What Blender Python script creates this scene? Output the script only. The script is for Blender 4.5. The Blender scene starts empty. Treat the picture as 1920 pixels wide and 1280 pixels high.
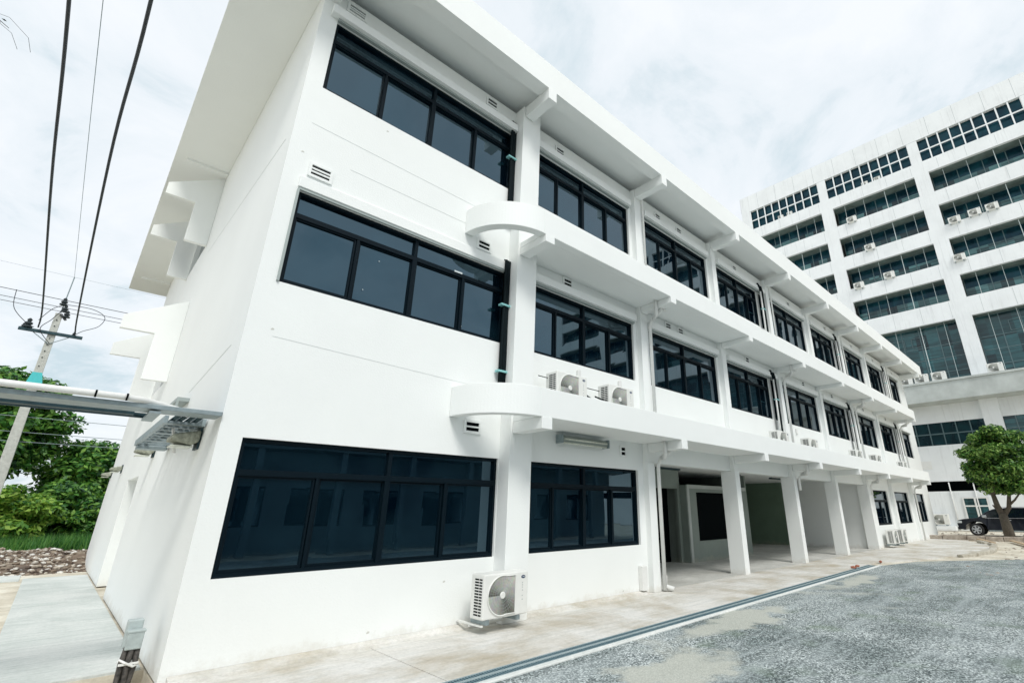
import bpy, bmesh, math, random
from mathutils import Vector, Matrix
R = math.radians
random.seed(7)
scene = bpy.context.scene

# ------------------------------------------------------------------ camera
cd = bpy.data.cameras.new('camera')
cam = bpy.data.objects.new('camera', cd)
scene.collection.objects.link(cam)
cd.sensor_width = 36.0
cd.lens = 36.0 * 916.56 / 1920.0
cd.shift_x = -(1080.67 - 960.0) / 1920.0
cd.shift_y = -(640.0 - 619.18) / 1920.0
cd.clip_start = 0.05
cd.clip_end = 3000
rr = Vector((0.70414767, -0.71004598, -0.00327947))
uu = Vector((-0.24256500, -0.24488566, 0.93871893))
bb = Vector((-0.66733670, -0.66020126, -0.34466797))
M = Matrix(((rr.x, uu.x, bb.x, -5.41417), (rr.y, uu.y, bb.y, -5.92488), (rr.z, uu.z, bb.z, 1.60366), (0, 0, 0, 1)))
cam.matrix_world = M
scene.camera = cam

# ------------------------------------------------------------------ world, sun, exposure
SUN_EL, SUN_AZ = R(50), R(203)          # azimuth of the sun seen from the scene, clockwise from +Y
w = bpy.data.worlds.new('World')
scene.world = w
w.use_nodes = True
nt = w.node_tree
nt.nodes.clear()
def N(tree, t, **kw):
    n = tree.nodes.new(t)
    for k, v in kw.items():
        setattr(n, k, v)
    return n
out = N(nt, 'ShaderNodeOutputWorld')
bgs = N(nt, 'ShaderNodeBackground'); bgs.inputs['Strength'].default_value = 0.10
sky = N(nt, 'ShaderNodeTexSky', sky_type='NISHITA'); sky.sun_disc = False
sky.sun_elevation = SUN_EL; sky.sun_rotation = SUN_AZ; sky.dust_density = 3.0
nt.links.new(sky.outputs[0], bgs.inputs['Color'])
bgc = N(nt, 'ShaderNodeBackground'); bgc.inputs['Strength'].default_value = 0.93
tc = N(nt, 'ShaderNodeTexCoord')
sep = N(nt, 'ShaderNodeSeparateXYZ'); nt.links.new(tc.outputs['Generated'], sep.inputs[0])
def wm(op, a, b=None, v=None):
    n = N(nt, 'ShaderNodeMath', operation=op)
    nt.links.new(a, n.inputs[0])
    if b is not None: nt.links.new(b, n.inputs[1])
    if v is not None: n.inputs[1].default_value = v
    return n.outputs[0]
zc = wm('ADD', wm('MAXIMUM', sep.outputs['Z'], v=0.0), v=0.22)
cx = wm('DIVIDE', sep.outputs['X'], zc); cy = wm('DIVIDE', sep.outputs['Y'], zc)
cmb = N(nt, 'ShaderNodeCombineXYZ'); nt.links.new(cx, cmb.inputs[0]); nt.links.new(cy, cmb.inputs[1])
n1 = N(nt, 'ShaderNodeTexNoise'); n1.inputs['Scale'].default_value = 2.3; n1.inputs['Detail'].default_value = 9; n1.inputs['Roughness'].default_value = 0.6
n1.inputs['Distortion'].default_value = 0.5
nt.links.new(cmb.outputs[0], n1.inputs['Vector'])
cr = N(nt, 'ShaderNodeValToRGB')
cr.color_ramp.elements[0].position = 0.33; cr.color_ramp.elements[0].color = (0.62, 0.74, 0.80, 1)
cr.color_ramp.elements[1].position = 0.60; cr.color_ramp.elements[1].color = (0.93, 0.965, 1.0, 1)
e = cr.color_ramp.elements.new(0.45); e.color = (0.84, 0.90, 0.945, 1)
nt.links.new(n1.outputs['Fac'], cr.inputs[0]); nt.links.new(cr.outputs[0], bgc.inputs['Color'])
mx = N(nt, 'ShaderNodeMixShader'); mx.inputs[0].default_value = 0.92
nt.links.new(bgs.outputs[0], mx.inputs[1]); nt.links.new(bgc.outputs[0], mx.inputs[2]); nt.links.new(mx.outputs[0], out.inputs[0])

sl = bpy.data.lights.new('sun', 'SUN'); sl.energy = 1.95; sl.angle = R(18); sl.color = (1.0, 0.97, 0.92)
so = bpy.data.objects.new('sun', sl); scene.collection.objects.link(so)
sd = Vector((math.sin(SUN_AZ) * math.cos(SUN_EL), math.cos(SUN_AZ) * math.cos(SUN_EL), math.sin(SUN_EL)))
so.rotation_euler = sd.to_track_quat('Z', 'Y').to_euler()
so.location = sd * 60
vs = scene.view_settings
vs.view_transform = 'Standard'; vs.look = 'None'; vs.exposure = 0.22; vs.gamma = 1; vs.use_curve_mapping = False

# ------------------------------------------------------------------ materials
def mat(name, col, rough=0.6, metal=0.0, noise=None, bump=None, spec=0.5, ior=None, coat=0.0):
    """noise=(scale, amount 0..1, second colour or None), bump=(scale, strength)"""
    m = bpy.data.materials.new(name); m.use_nodes = True
    t = m.node_tree; b = t.nodes['Principled BSDF']
    b.inputs['Base Color'].default_value = (*col, 1); b.inputs['Roughness'].default_value = rough
    b.inputs['Metallic'].default_value = metal
    b.inputs['Specular IOR Level'].default_value = spec
    if ior: b.inputs['IOR'].default_value = ior
    if coat: b.inputs['Coat Weight'].default_value = coat
    c = t.nodes.new('ShaderNodeNewGeometry')
    if noise:
        sc, am, c2 = noise
        n = t.nodes.new('ShaderNodeTexNoise'); n.inputs['Scale'].default_value = sc; n.inputs['Detail'].default_value = 8
        n.inputs['Roughness'].default_value = 0.62
        t.links.new(c.outputs['Position'], n.inputs['Vector'])
        r = t.nodes.new('ShaderNodeValToRGB'); r.color_ramp.elements[0].position = 0.32; r.color_ramp.elements[1].position = 0.7
        if c2 is None: c2 = tuple(x * (1 - am) for x in col)
        r.color_ramp.elements[0].color = (*c2, 1); r.color_ramp.elements[1].color = (*col, 1)
        t.links.new(n.outputs['Fac'], r.inputs[0]); t.links.new(r.outputs[0], b.inputs['Base Color'])
    if bump:
        n = t.nodes.new('ShaderNodeTexNoise'); n.inputs['Scale'].default_value = bump[0]; n.inputs['Detail'].default_value = 6
        t.links.new(c.outputs['Position'], n.inputs['Vector'])
        bp = t.nodes.new('ShaderNodeBump'); bp.inputs['Strength'].default_value = bump[1]; bp.inputs['Distance'].default_value = 0.02
        t.links.new(n.outputs['Fac'], bp.inputs['Height']); t.links.new(bp.outputs[0], b.inputs['Normal'])
    return m

def nd(t, ty, ins=None, **kw):
    n = t.nodes.new(ty)
    for k, v in kw.items(): setattr(n, k, v)
    for k, v in (ins or {}).items():
        if isinstance(v, bpy.types.NodeSocket): t.links.new(v, n.inputs[k])
        else: n.inputs[k].default_value = v
    return n
def ramp(t, fac, stops):
    r = t.nodes.new('ShaderNodeValToRGB')
    el = r.color_ramp.elements
    while len(el) < len(stops): el.new(0.5)
    for e_, (p, c) in zip(el, stops): e_.position = p; e_.color = (*c, 1)
    t.links.new(fac, r.inputs[0]); return r.outputs[0]
def mixc(t, fac, a, b, mode='MIX'):
    m = t.nodes.new('ShaderNodeMix'); m.data_type = 'RGBA'; m.blend_type = mode
    for s, v in ((m.inputs[0], fac), (m.inputs[6], a), (m.inputs[7], b)):
        if isinstance(v, bpy.types.NodeSocket): t.links.new(v, s)
        elif isinstance(v, tuple): s.default_value = (*v, 1)
        else: s.default_value = v
    return m.outputs[2]

# white masonry paint: faint patchiness, roller texture, thin vertical run marks
def wall_paint(name, col, stain=0.10, streak=0.0, scale=1.0):
    m = bpy.data.materials.new(name); m.use_nodes = True; t = m.node_tree; b = t.nodes['Principled BSDF']
    g = nd(t, 'ShaderNodeNewGeometry')
    a = nd(t, 'ShaderNodeTexNoise', {'Vector': g.outputs['Position'], 'Scale': 0.55 * scale, 'Detail': 6.0, 'Roughness': 0.6})
    c1 = ramp(t, a.outputs['Fac'], [(0.30, tuple(x * (1 - stain) for x in col)), (0.62, col)])
    mp = nd(t, 'ShaderNodeMapping', {'Vector': g.outputs['Position'], 'Scale': (3.2, 3.2, 0.16)})
    s = nd(t, 'ShaderNodeTexNoise', {'Vector': mp.outputs[0], 'Scale': 1.6 * scale, 'Detail': 7.0, 'Roughness': 0.7})
    c2 = ramp(t, s.outputs['Fac'], [(0.30, (1 - streak - 0.05,) * 3), (0.46, (1, 1, 1))])
    c3 = mixc(t, 1.0, c1, c2, 'MULTIPLY')
    sz = nd(t, 'ShaderNodeSeparateXYZ', {0: g.outputs['Position']})
    dn = nd(t, 'ShaderNodeTexNoise', {'Vector': g.outputs['Position'], 'Scale': 5.0, 'Detail': 8.0, 'Roughness': 0.7})
    dh = nd(t, 'ShaderNodeMath', {0: dn.outputs['Fac'], 1: 0.55, 2: -0.17}, operation='MULTIPLY_ADD')
    df = nd(t, 'ShaderNodeMath', {0: dh.outputs[0], 1: sz.outputs['Z']}, operation='SUBTRACT')
    dr_ = nd(t, 'ShaderNodeMapRange', {0: df.outputs[0], 1: -0.04, 2: 0.10, 3: 0.0, 4: 0.30}).outputs[0]
    c3 = mixc(t, dr_, c3, (0.50, 0.45, 0.36))
    t.links.new(c3, b.inputs['Base Color']); b.inputs['Roughness'].default_value = 0.62
    n = nd(t, 'ShaderNodeTexNoise', {'Vector': g.outputs['Position'], 'Scale': 45.0, 'Detail': 3.0})
    n2 = nd(t, 'ShaderNodeTexNoise', {'Vector': g.outputs['Position'], 'Scale': 2.2, 'Detail': 3.0})
    ad = nd(t, 'ShaderNodeMath', {0: n.outputs['Fac'], 1: n2.outputs['Fac']}, operation='ADD')
    bm_ = nd(t, 'ShaderNodeBump', {'Height': ad.outputs[0], 'Strength': 0.12, 'Distance': 0.02})
    t.links.new(bm_.outputs[0], b.inputs['Normal'])
    return m
WHITE = wall_paint('white_masonry_paint', (0.855, 0.88, 0.868), 0.035, -0.045)
TWHITE = wall_paint('weathered_white_panels', (0.82, 0.85, 0.86), 0.08, 0.10, 1.2)
TGREY = wall_paint('grey_render', (0.52, 0.56, 0.54), 0.25, 0.0, 1.5)
SOFT = wall_paint('grey_green_soffit', (0.20, 0.26, 0.24), 0.45, 0.0, 2)  # grey-green soffit tone, darker than the white panels
GREEN = wall_paint('porch_shade_green', (0.20, 0.29, 0.21), 0.25)  # greenish shade of the deep porch, put into the wall colour
GREY = wall_paint('porch_shade_grey', (0.27, 0.32, 0.29), 0.2)  # porch walls toned down: the dim interior is painted into the colour
YARD = wall_paint('yard_shade_blue', (0.13, 0.20, 0.23), 0.25)  # walls darkened in colour to stand for a shaded facade when mirrored

def glass_mat(name, base, rough, ior, mottle=None):
    m = bpy.data.materials.new(name); m.use_nodes = True; t = m.node_tree; b = t.nodes['Principled BSDF']
    b.inputs['Roughness'].default_value = rough; b.inputs['IOR'].default_value = ior
    b.inputs['Specular Tint'].default_value = (0.50, 0.80, 1.0, 1)
    g = nd(t, 'ShaderNodeNewGeometry')
    if mottle:
        n = nd(t, 'ShaderNodeTexNoise', {'Vector': g.outputs['Position'], 'Scale': 0.9, 'Detail': 6.0, 'Distortion': 0.6})
        c = ramp(t, n.outputs['Fac'], [(0.40, base), (0.66, mottle)])
        t.links.new(c, b.inputs['Base Color'])
    else: b.inputs['Base Color'].default_value = (*base, 1)
    w_ = nd(t, 'ShaderNodeTexNoise', {'Vector': g.outputs['Position'], 'Scale': 1.1, 'Detail': 1.0})
    bm_ = nd(t, 'ShaderNodeBump', {'Height': w_.outputs['Fac'], 'Strength': 0.05, 'Distance': 0.04})
    t.links.new(bm_.outputs[0], b.inputs['Normal'])
    return m
GLASS = glass_mat('dark_tinted_glass', (0.0004, 0.003, 0.007), 0.012, 2.1, (0.004, 0.013, 0.020))  # second colour paints cloud-reflection mottling into the panes
FRAME = mat('dark_anodised_frame', (0.0012, 0.007, 0.012), 0.5, 0.0, spec=0.12)
HOODG = mat('grey_aluminium_trim', (0.35, 0.40, 0.39), 0.5, 0.2)
PVC = mat('white_plastic', (0.80, 0.81, 0.79), 0.4, noise=(6, 0.1, None))
ACW = mat('white_enamelled_steel', (0.78, 0.79, 0.76), 0.4, noise=(9, 0.07, None))
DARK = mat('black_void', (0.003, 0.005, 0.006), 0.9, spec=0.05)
BLACK = mat('black_foam_insulation', (0.004, 0.011, 0.014), 0.8, noise=(30, 0.4, None), spec=0.15)
GALV = mat('galvanised_steel', (0.34, 0.41, 0.43), 0.45, 0.5, noise=(12, 0.3, None))
DKST = mat('dark_oxidised_steel', (0.03, 0.07, 0.085), 0.5, 0.4, noise=(14, 0.4, None))
CLIP = mat('teal_plastic_clip', (0.25, 0.55, 0.55), 0.5)
LAMPG = mat('dirty_lamp_housing', (0.42, 0.44, 0.35), 0.55, noise=(22, 0.6, None))
LAMPL = mat('lamp_diffuser', (0.75, 0.78, 0.68), 0.3, noise=(30, 0.3, None))
CONC = mat('pale_concrete_pole', (0.55, 0.57, 0.53), 0.8, noise=(9, 0.25, None), bump=(40, 0.2))
TEAL = mat('turquoise_paint_band', (0.06, 0.50, 0.52), 0.5)
ISO = mat('dark_glazed_porcelain', (0.02, 0.03, 0.035), 0.3)
WIRE = mat('black_cable', (0.006, 0.012, 0.02), 0.5)
WIREG = mat('thin_grey_wire', (0.22, 0.28, 0.30), 0.5)
WOOD = mat('grey_weathered_wood', (0.05, 0.055, 0.05), 0.8, noise=(12, 0.4, None))
PLANK = mat('pale_timber', (0.55, 0.42, 0.28), 0.8, noise=(7, 0.3, None))
BARK = mat('grey_bark', (0.13, 0.11, 0.085), 0.9, noise=(9, 0.5, None), bump=(18, 0.9))
ROCK = mat('pale_broken_stone', (0.50, 0.45, 0.38), 0.9, noise=(4, 0.5, (0.20, 0.16, 0.13)), bump=(14, 0.6))
CARP = mat('navy_car_paint', (0.003, 0.005, 0.012), 0.3, 0.0, coat=0.25, spec=0.3)
CARG = mat('car_glass', (0.004, 0.008, 0.012), 0.05, ior=1.5)
RUBM = mat('mixed_rubble', (0.5, 0.45, 0.38), 0.9, bump=(14, 0.6))
_t = RUBM.node_tree; _g = nd(_t, 'ShaderNodeNewGeometry')
_t.links.new(ramp(_t, _g.outputs['Random Per Island'], [(0.0, (0.07, 0.05, 0.04)), (0.45, (0.20, 0.15, 0.11)), (0.7, (0.42, 0.37, 0.30)), (0.93, (0.72, 0.71, 0.67))]), _t.nodes['Principled BSDF'].inputs['Base Color'])
RUB = mat('tyre_rubber', (0.012, 0.012, 0.013), 0.8)
RIM = mat('alloy_rim', (0.55, 0.57, 0.60), 0.3, 0.7)
REDL = mat('red_tail_lens', (0.35, 0.01, 0.01), 0.2)
BADGE = mat('navy_badge', (0.008, 0.03, 0.09), 0.3)
LIGHT = mat('pale_lettering', (0.6, 0.66, 0.68), 0.4)
REDB = mat('red_brick_rubble', (0.42, 0.16, 0.10), 0.9, noise=(12, 0.4, None))

# tower glazing: teal glass with film or curtains behind the lower part of each storey's panes
def tower_glass(name, film):
    m = bpy.data.materials.new(name); m.use_nodes = True; t = m.node_tree; b = t.nodes['Principled BSDF']
    g = nd(t, 'ShaderNodeNewGeometry'); sp = nd(t, 'ShaderNodeSeparateXYZ', {0: g.outputs['Position']})
    wy = nd(t, 'ShaderNodeMath', {0: sp.outputs['Y'], 1: 0.85}, operation='DIVIDE')
    fl = nd(t, 'ShaderNodeMath', {0: wy.outputs[0]}, operation='FLOOR')
    fz = nd(t, 'ShaderNodeMath', {0: sp.outputs['Z'], 1: 1.35}, operation='DIVIDE')
    fzf = nd(t, 'ShaderNodeMath', {0: fz.outputs[0]}, operation='FLOOR')
    cb = nd(t, 'ShaderNodeCombineXYZ', {0: fl.outputs[0], 1: fzf.outputs[0]})
    wn = nd(t, 'ShaderNodeTexWhiteNoise', {'Vector': cb.outputs[0]}, noise_dimensions='3D')
    n = nd(t, 'ShaderNodeTexNoise', {'Vector': g.outputs['Position'], 'Scale': 1.3, 'Detail': 6.0, 'Roughness': 0.7})
    mpx = nd(t, 'ShaderNodeMapping', {'Vector': g.outputs['Position'], 'Scale': (1, 0.25, 3.5)})
    n3 = nd(t, 'ShaderNodeTexNoise', {'Vector': mpx.outputs[0], 'Scale': 1.6, 'Detail': 5.0, 'Roughness': 0.65})
    base = ramp(t, wn.outputs['Value'], [(0.0, (0.004, 0.020, 0.030)), (0.5, tuple(x * 0.55 for x in film)), (1.0, film)])
    c = mixc(t, 0.8, base, ramp(t, n3.outputs['Fac'], [(0.35, (0.25, 0.3, 0.3)), (0.65, (1.3, 1.25, 1.2))]), 'MULTIPLY')
    t.links.new(c, b.inputs['Base Color']); b.inputs['Roughness'].default_value = 0.06; b.inputs['IOR'].default_value = 1.5
    return m
TGD = glass_mat('dark_teal_glass', (0.002, 0.016, 0.026), 0.05, 1.45, (0.006, 0.045, 0.06))
TGF = tower_glass('filmed_teal_glass', (0.035, 0.13, 0.15))
TCUR = tower_glass('curtained_teal_glass', (0.12, 0.29, 0.31))
TDK = glass_mat('dark_strip_glass', (0.002, 0.010, 0.014), 0.05, 1.45, (0.004, 0.03, 0.035))  # darker teal glass for the first strip window

# fan disc: grey steel guard made of radial and ring wires with dark blades behind
def grille_mat():
    m = bpy.data.materials.new('fan_guard'); m.use_nodes = True; t = m.node_tree; b = t.nodes['Principled BSDF']
    tcn = nd(t, 'ShaderNodeTexCoord')
    g = nd(t, 'ShaderNodeTexGradient', {'Vector': tcn.outputs['Object']}, gradient_type='RADIAL')
    # object space XZ plane is remapped to XY
    mp = nd(t, 'ShaderNodeMapping', {'Vector': tcn.outputs['Object'], 'Rotation': (R(90), 0, 0)})
    t.links.new(mp.outputs[0], g.inputs[0])
    ml = nd(t, 'ShaderNodeMath', {0: g.outputs['Fac'], 1: 3.0}, operation='MULTIPLY')
    pg = nd(t, 'ShaderNodeMath', {0: ml.outputs[0], 1: 1.0}, operation='PINGPONG')
    n = nd(t, 'ShaderNodeTexNoise', {'Vector': tcn.outputs['Object'], 'Scale': 18.0, 'Detail': 4.0})
    c = ramp(t, pg.outputs[0], [(0.05, (0.10, 0.10, 0.085)), (0.5, (0.36, 0.36, 0.33)), (0.95, (0.46, 0.46, 0.43))])
    c = mixc(t, 0.35, c, n.outputs['Color'], 'OVERLAY')
    t.links.new(c, b.inputs['Base Color']); b.inputs['Roughness'].default_value = 0.55
    return m
GRL = grille_mat()

def leaf_mat(name, c1, c2, c3):
    m = bpy.data.materials.new(name); m.use_nodes = True; t = m.node_tree; b = t.nodes['Principled BSDF']
    g = nd(t, 'ShaderNodeNewGeometry')
    n = nd(t, 'ShaderNodeTexNoise', {'Vector': g.outputs['Position'], 'Scale': 1.1, 'Detail': 3.0})
    a = nd(t, 'ShaderNodeMath', {0: g.outputs['Random Per Island'], 1: 0.55}, operation='MULTIPLY')
    a2 = nd(t, 'ShaderNodeMath', {0: n.outputs['Fac'], 1: 0.55, 2: a.outputs[0]}, operation='MULTIPLY_ADD')
    c = ramp(t, a2.outputs[0], [(0.28, c1), (0.52, c2), (0.85, c3)])
    t.links.new(c, b.inputs['Base Color']); b.inputs['Roughness'].default_value = 0.5
    tr = nd(t, 'ShaderNodeBsdfTranslucent', {'Color': c})
    mx_ = nd(t, 'ShaderNodeMixShader', {0: 0.3, 1: b.outputs[0], 2: tr.outputs[0]})
    t.links.new(mx_.outputs[0], t.nodes['Material Output'].inputs[0])
    return m
LEAF1 = leaf_mat('glossy_green_leaves', (0.006, 0.035, 0.010), (0.055, 0.18, 0.022), (0.33, 0.50, 0.12))
LEAF2 = leaf_mat('deep_green_leaves', (0.010, 0.06, 0.018), (0.055, 0.20, 0.03), (0.24, 0.44, 0.07))
LEAF3 = leaf_mat('bright_yellow_green_leaves', (0.03, 0.14, 0.02), (0.17, 0.36, 0.04), (0.40, 0.56, 0.10))
GRASS = leaf_mat('grass_blades', (0.02, 0.10, 0.02), (0.06, 0.20, 0.035), (0.14, 0.30, 0.06))

def gravel():
    m = bpy.data.materials.new('gravelly_asphalt'); m.use_nodes = True; t = m.node_tree; b = t.nodes['Principled BSDF']
    g = nd(t, 'ShaderNodeNewGeometry'); P = g.outputs['Position']
    v = nd(t, 'ShaderNodeTexVoronoi', {'Vector': P, 'Scale': 62.0, 'Randomness': 1.0})
    v2 = nd(t, 'ShaderNodeTexNoise', {'Vector': P, 'Scale': 34.0, 'Detail': 6.0, 'Roughness': 0.85})
    s = nd(t, 'ShaderNodeSeparateColor', {0: v.outputs['Color']})
    ad = nd(t, 'ShaderNodeMath', {0: s.outputs[0], 1: 0.5, 2: v2.outputs['Fac']}, operation='MULTIPLY_ADD')
    stone = ramp(t, ad.outputs[0], [(0.50, (0.045, 0.065, 0.07)), (0.76, (0.19, 0.215, 0.215)), (0.98, (0.66, 0.72, 0.72))])
    n = nd(t, 'ShaderNodeTexNoise', {'Vector': P, 'Scale': 0.42, 'Detail': 6.0, 'Roughness': 0.62, 'Distortion': 0.6})
    sandf = ramp(t, n.outputs['Fac'], [(0.60, (0, 0, 0)), (0.70, (0.8, 0.8, 0.8))])
    sn = nd(t, 'ShaderNodeTexNoise', {'Vector': P, 'Scale': 60.0, 'Detail': 4.0})
    sand = ramp(t, sn.outputs['Fac'], [(0.3, (0.36, 0.38, 0.34)), (0.7, (0.56, 0.57, 0.51))])
    mpw = nd(t, 'ShaderNodeMapping', {'Vector': P, 'Rotation': (0, 0, R(-25)), 'Scale': (0.35, 3.2, 1)})
    wv = nd(t, 'ShaderNodeTexNoise', {'Vector': mpw.outputs[0], 'Scale': 0.7, 'Detail': 8.0, 'Roughness': 0.65, 'Distortion': 1.5})
    dust = ramp(t, wv.outputs['Fac'], [(0.45, (0, 0, 0)), (0.70, (0.62, 0.62, 0.62))])
    pf = None
    wob = nd(t, 'ShaderNodeTexNoise', {'Vector': P, 'Scale': 1.6, 'Detail': 5.0, 'Roughness': 0.6})
    wv2 = nd(t, 'ShaderNodeVectorMath', {0: wob.outputs['Color'], 1: (0.5, 0.5, 0.5)}, operation='SUBTRACT')
    wv3 = nd(t, 'ShaderNodeVectorMath', {0: wv2.outputs[0], 3: 1.6}, operation='SCALE')
    PW = nd(t, 'ShaderNodeVectorMath', {0: P, 1: wv3.outputs[0]}, operation='ADD').outputs[0]
    for (px_, py_, rx_, ry_) in ((2.6, -1.55, 1.5, 0.42), (-0.3, -2.35, 1.0, 0.45), (8.6, -1.5, 1.6, 0.28), (-3.5, -1.6, 1.6, 0.5)):
        m_ = nd(t, 'ShaderNodeMapping', {'Vector': PW, 'Location': (-px_ / rx_, -py_ / ry_, 0), 'Scale': (1 / rx_, 1 / ry_, 0)})
        l_ = nd(t, 'ShaderNodeVectorMath', {0: m_.outputs[0]}, operation='LENGTH')
        f_ = nd(t, 'ShaderNodeMapRange', {0: l_.outputs['Value'], 1: 1.15, 2: 0.75, 3: 0.0, 4: 0.9}).outputs[0]
        pf = f_ if pf is None else nd(t, 'ShaderNodeMath', {0: pf, 1: f_}, operation='MAXIMUM').outputs[0]
    moss = nd(t, 'ShaderNodeTexNoise', {'Vector': P, 'Scale': 1.3, 'Detail': 4.0})
    mf = ramp(t, moss.outputs['Fac'], [(0.56, (0, 0, 0)), (0.72, (0.5, 0.5, 0.5))])
    damp = nd(t, 'ShaderNodeTexNoise', {'Vector': P, 'Scale': 0.55, 'Detail': 7.0, 'Roughness': 0.6, 'Distortion': 1.2})
    c = mixc(t, 1.0, stone, ramp(t, damp.outputs['Fac'], [(0.40, (0.55, 0.60, 0.60)), (0.60, (1.15, 1.15, 1.15))]), 'MULTIPLY')
    c = mixc(t, mf, c, (0.13, 0.19, 0.12))
    c = mixc(t, dust, c, (0.40, 0.45, 0.46))
    c = mixc(t, sandf, c, sand)
    c = mixc(t, pf, c, sand)
    t.links.new(c, b.inputs['Base Color']); b.inputs['Roughness'].default_value = 0.85
    h = nd(t, 'ShaderNodeMath', {0: v.outputs['Distance'], 1: v2.outputs['Fac']}, operation='ADD')
    bm_ = nd(t, 'ShaderNodeBump', {'Height': h.outputs[0], 'Strength': 0.4, 'Distance': 0.012})
    t.links.new(bm_.outputs[0], b.inputs['Normal'])
    return m
GRAV = gravel()
def slab_mat(name, c1, c2, c3):
    m = bpy.data.materials.new(name); m.use_nodes = True; t = m.node_tree; b = t.nodes['Principled BSDF']
    g = nd(t, 'ShaderNodeNewGeometry'); P = g.outputs['Position']
    a = nd(t, 'ShaderNodeTexNoise', {'Vector': P, 'Scale': 0.9, 'Detail': 8.0, 'Roughness': 0.65, 'Distortion': 0.4})
    f = nd(t, 'ShaderNodeTexNoise', {'Vector': P, 'Scale': 22.0, 'Detail': 5.0, 'Roughness': 0.7})
    mp = nd(t, 'ShaderNodeMapping', {'Vector': P, 'Scale': (0.8, 7.0, 1)})
    s = nd(t, 'ShaderNodeTexNoise', {'Vector': mp.outputs[0], 'Scale': 1.5, 'Detail': 5.0})
    c = ramp(t, a.outputs['Fac'], [(0.34, c1), (0.50, c2), (0.62, c3)])
    c = mixc(t, 0.5, c, ramp(t, f.outputs['Fac'], [(0.3, (0.72, 0.72, 0.72)), (0.6, (1.08, 1.08, 1.08))]), 'MULTIPLY')
    c = mixc(t, 0.7, c, ramp(t, s.outputs['Fac'], [(0.36, (0.84, 0.86, 0.86)), (0.55, (1.0, 1.0, 1.0))]), 'MULTIPLY')
    t.links.new(c, b.inputs['Base Color']); b.inputs['Roughness'].default_value = 0.8
    bm_ = nd(t, 'ShaderNodeBump', {'Height': f.outputs['Fac'], 'Strength': 0.3, 'Distance': 0.01})
    t.links.new(bm_.outputs[0], b.inputs['Normal'])
    return m
APRON = slab_mat('sandy_concrete', (0.45, 0.40, 0.31), (0.60, 0.58, 0.53), (0.70, 0.69, 0.66))
WALKM = slab_mat('brushed_concrete', (0.46, 0.50, 0.48), (0.56, 0.59, 0.57), (0.62, 0.64, 0.62))
DIRT = slab_mat('brown_soil', (0.07, 0.05, 0.038), (0.17, 0.125, 0.09), (0.42, 0.36, 0.27))
SANDM = slab_mat('pale_sandy_ground', (0.45, 0.40, 0.31), (0.62, 0.57, 0.47), (0.72, 0.69, 0.60))

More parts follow.
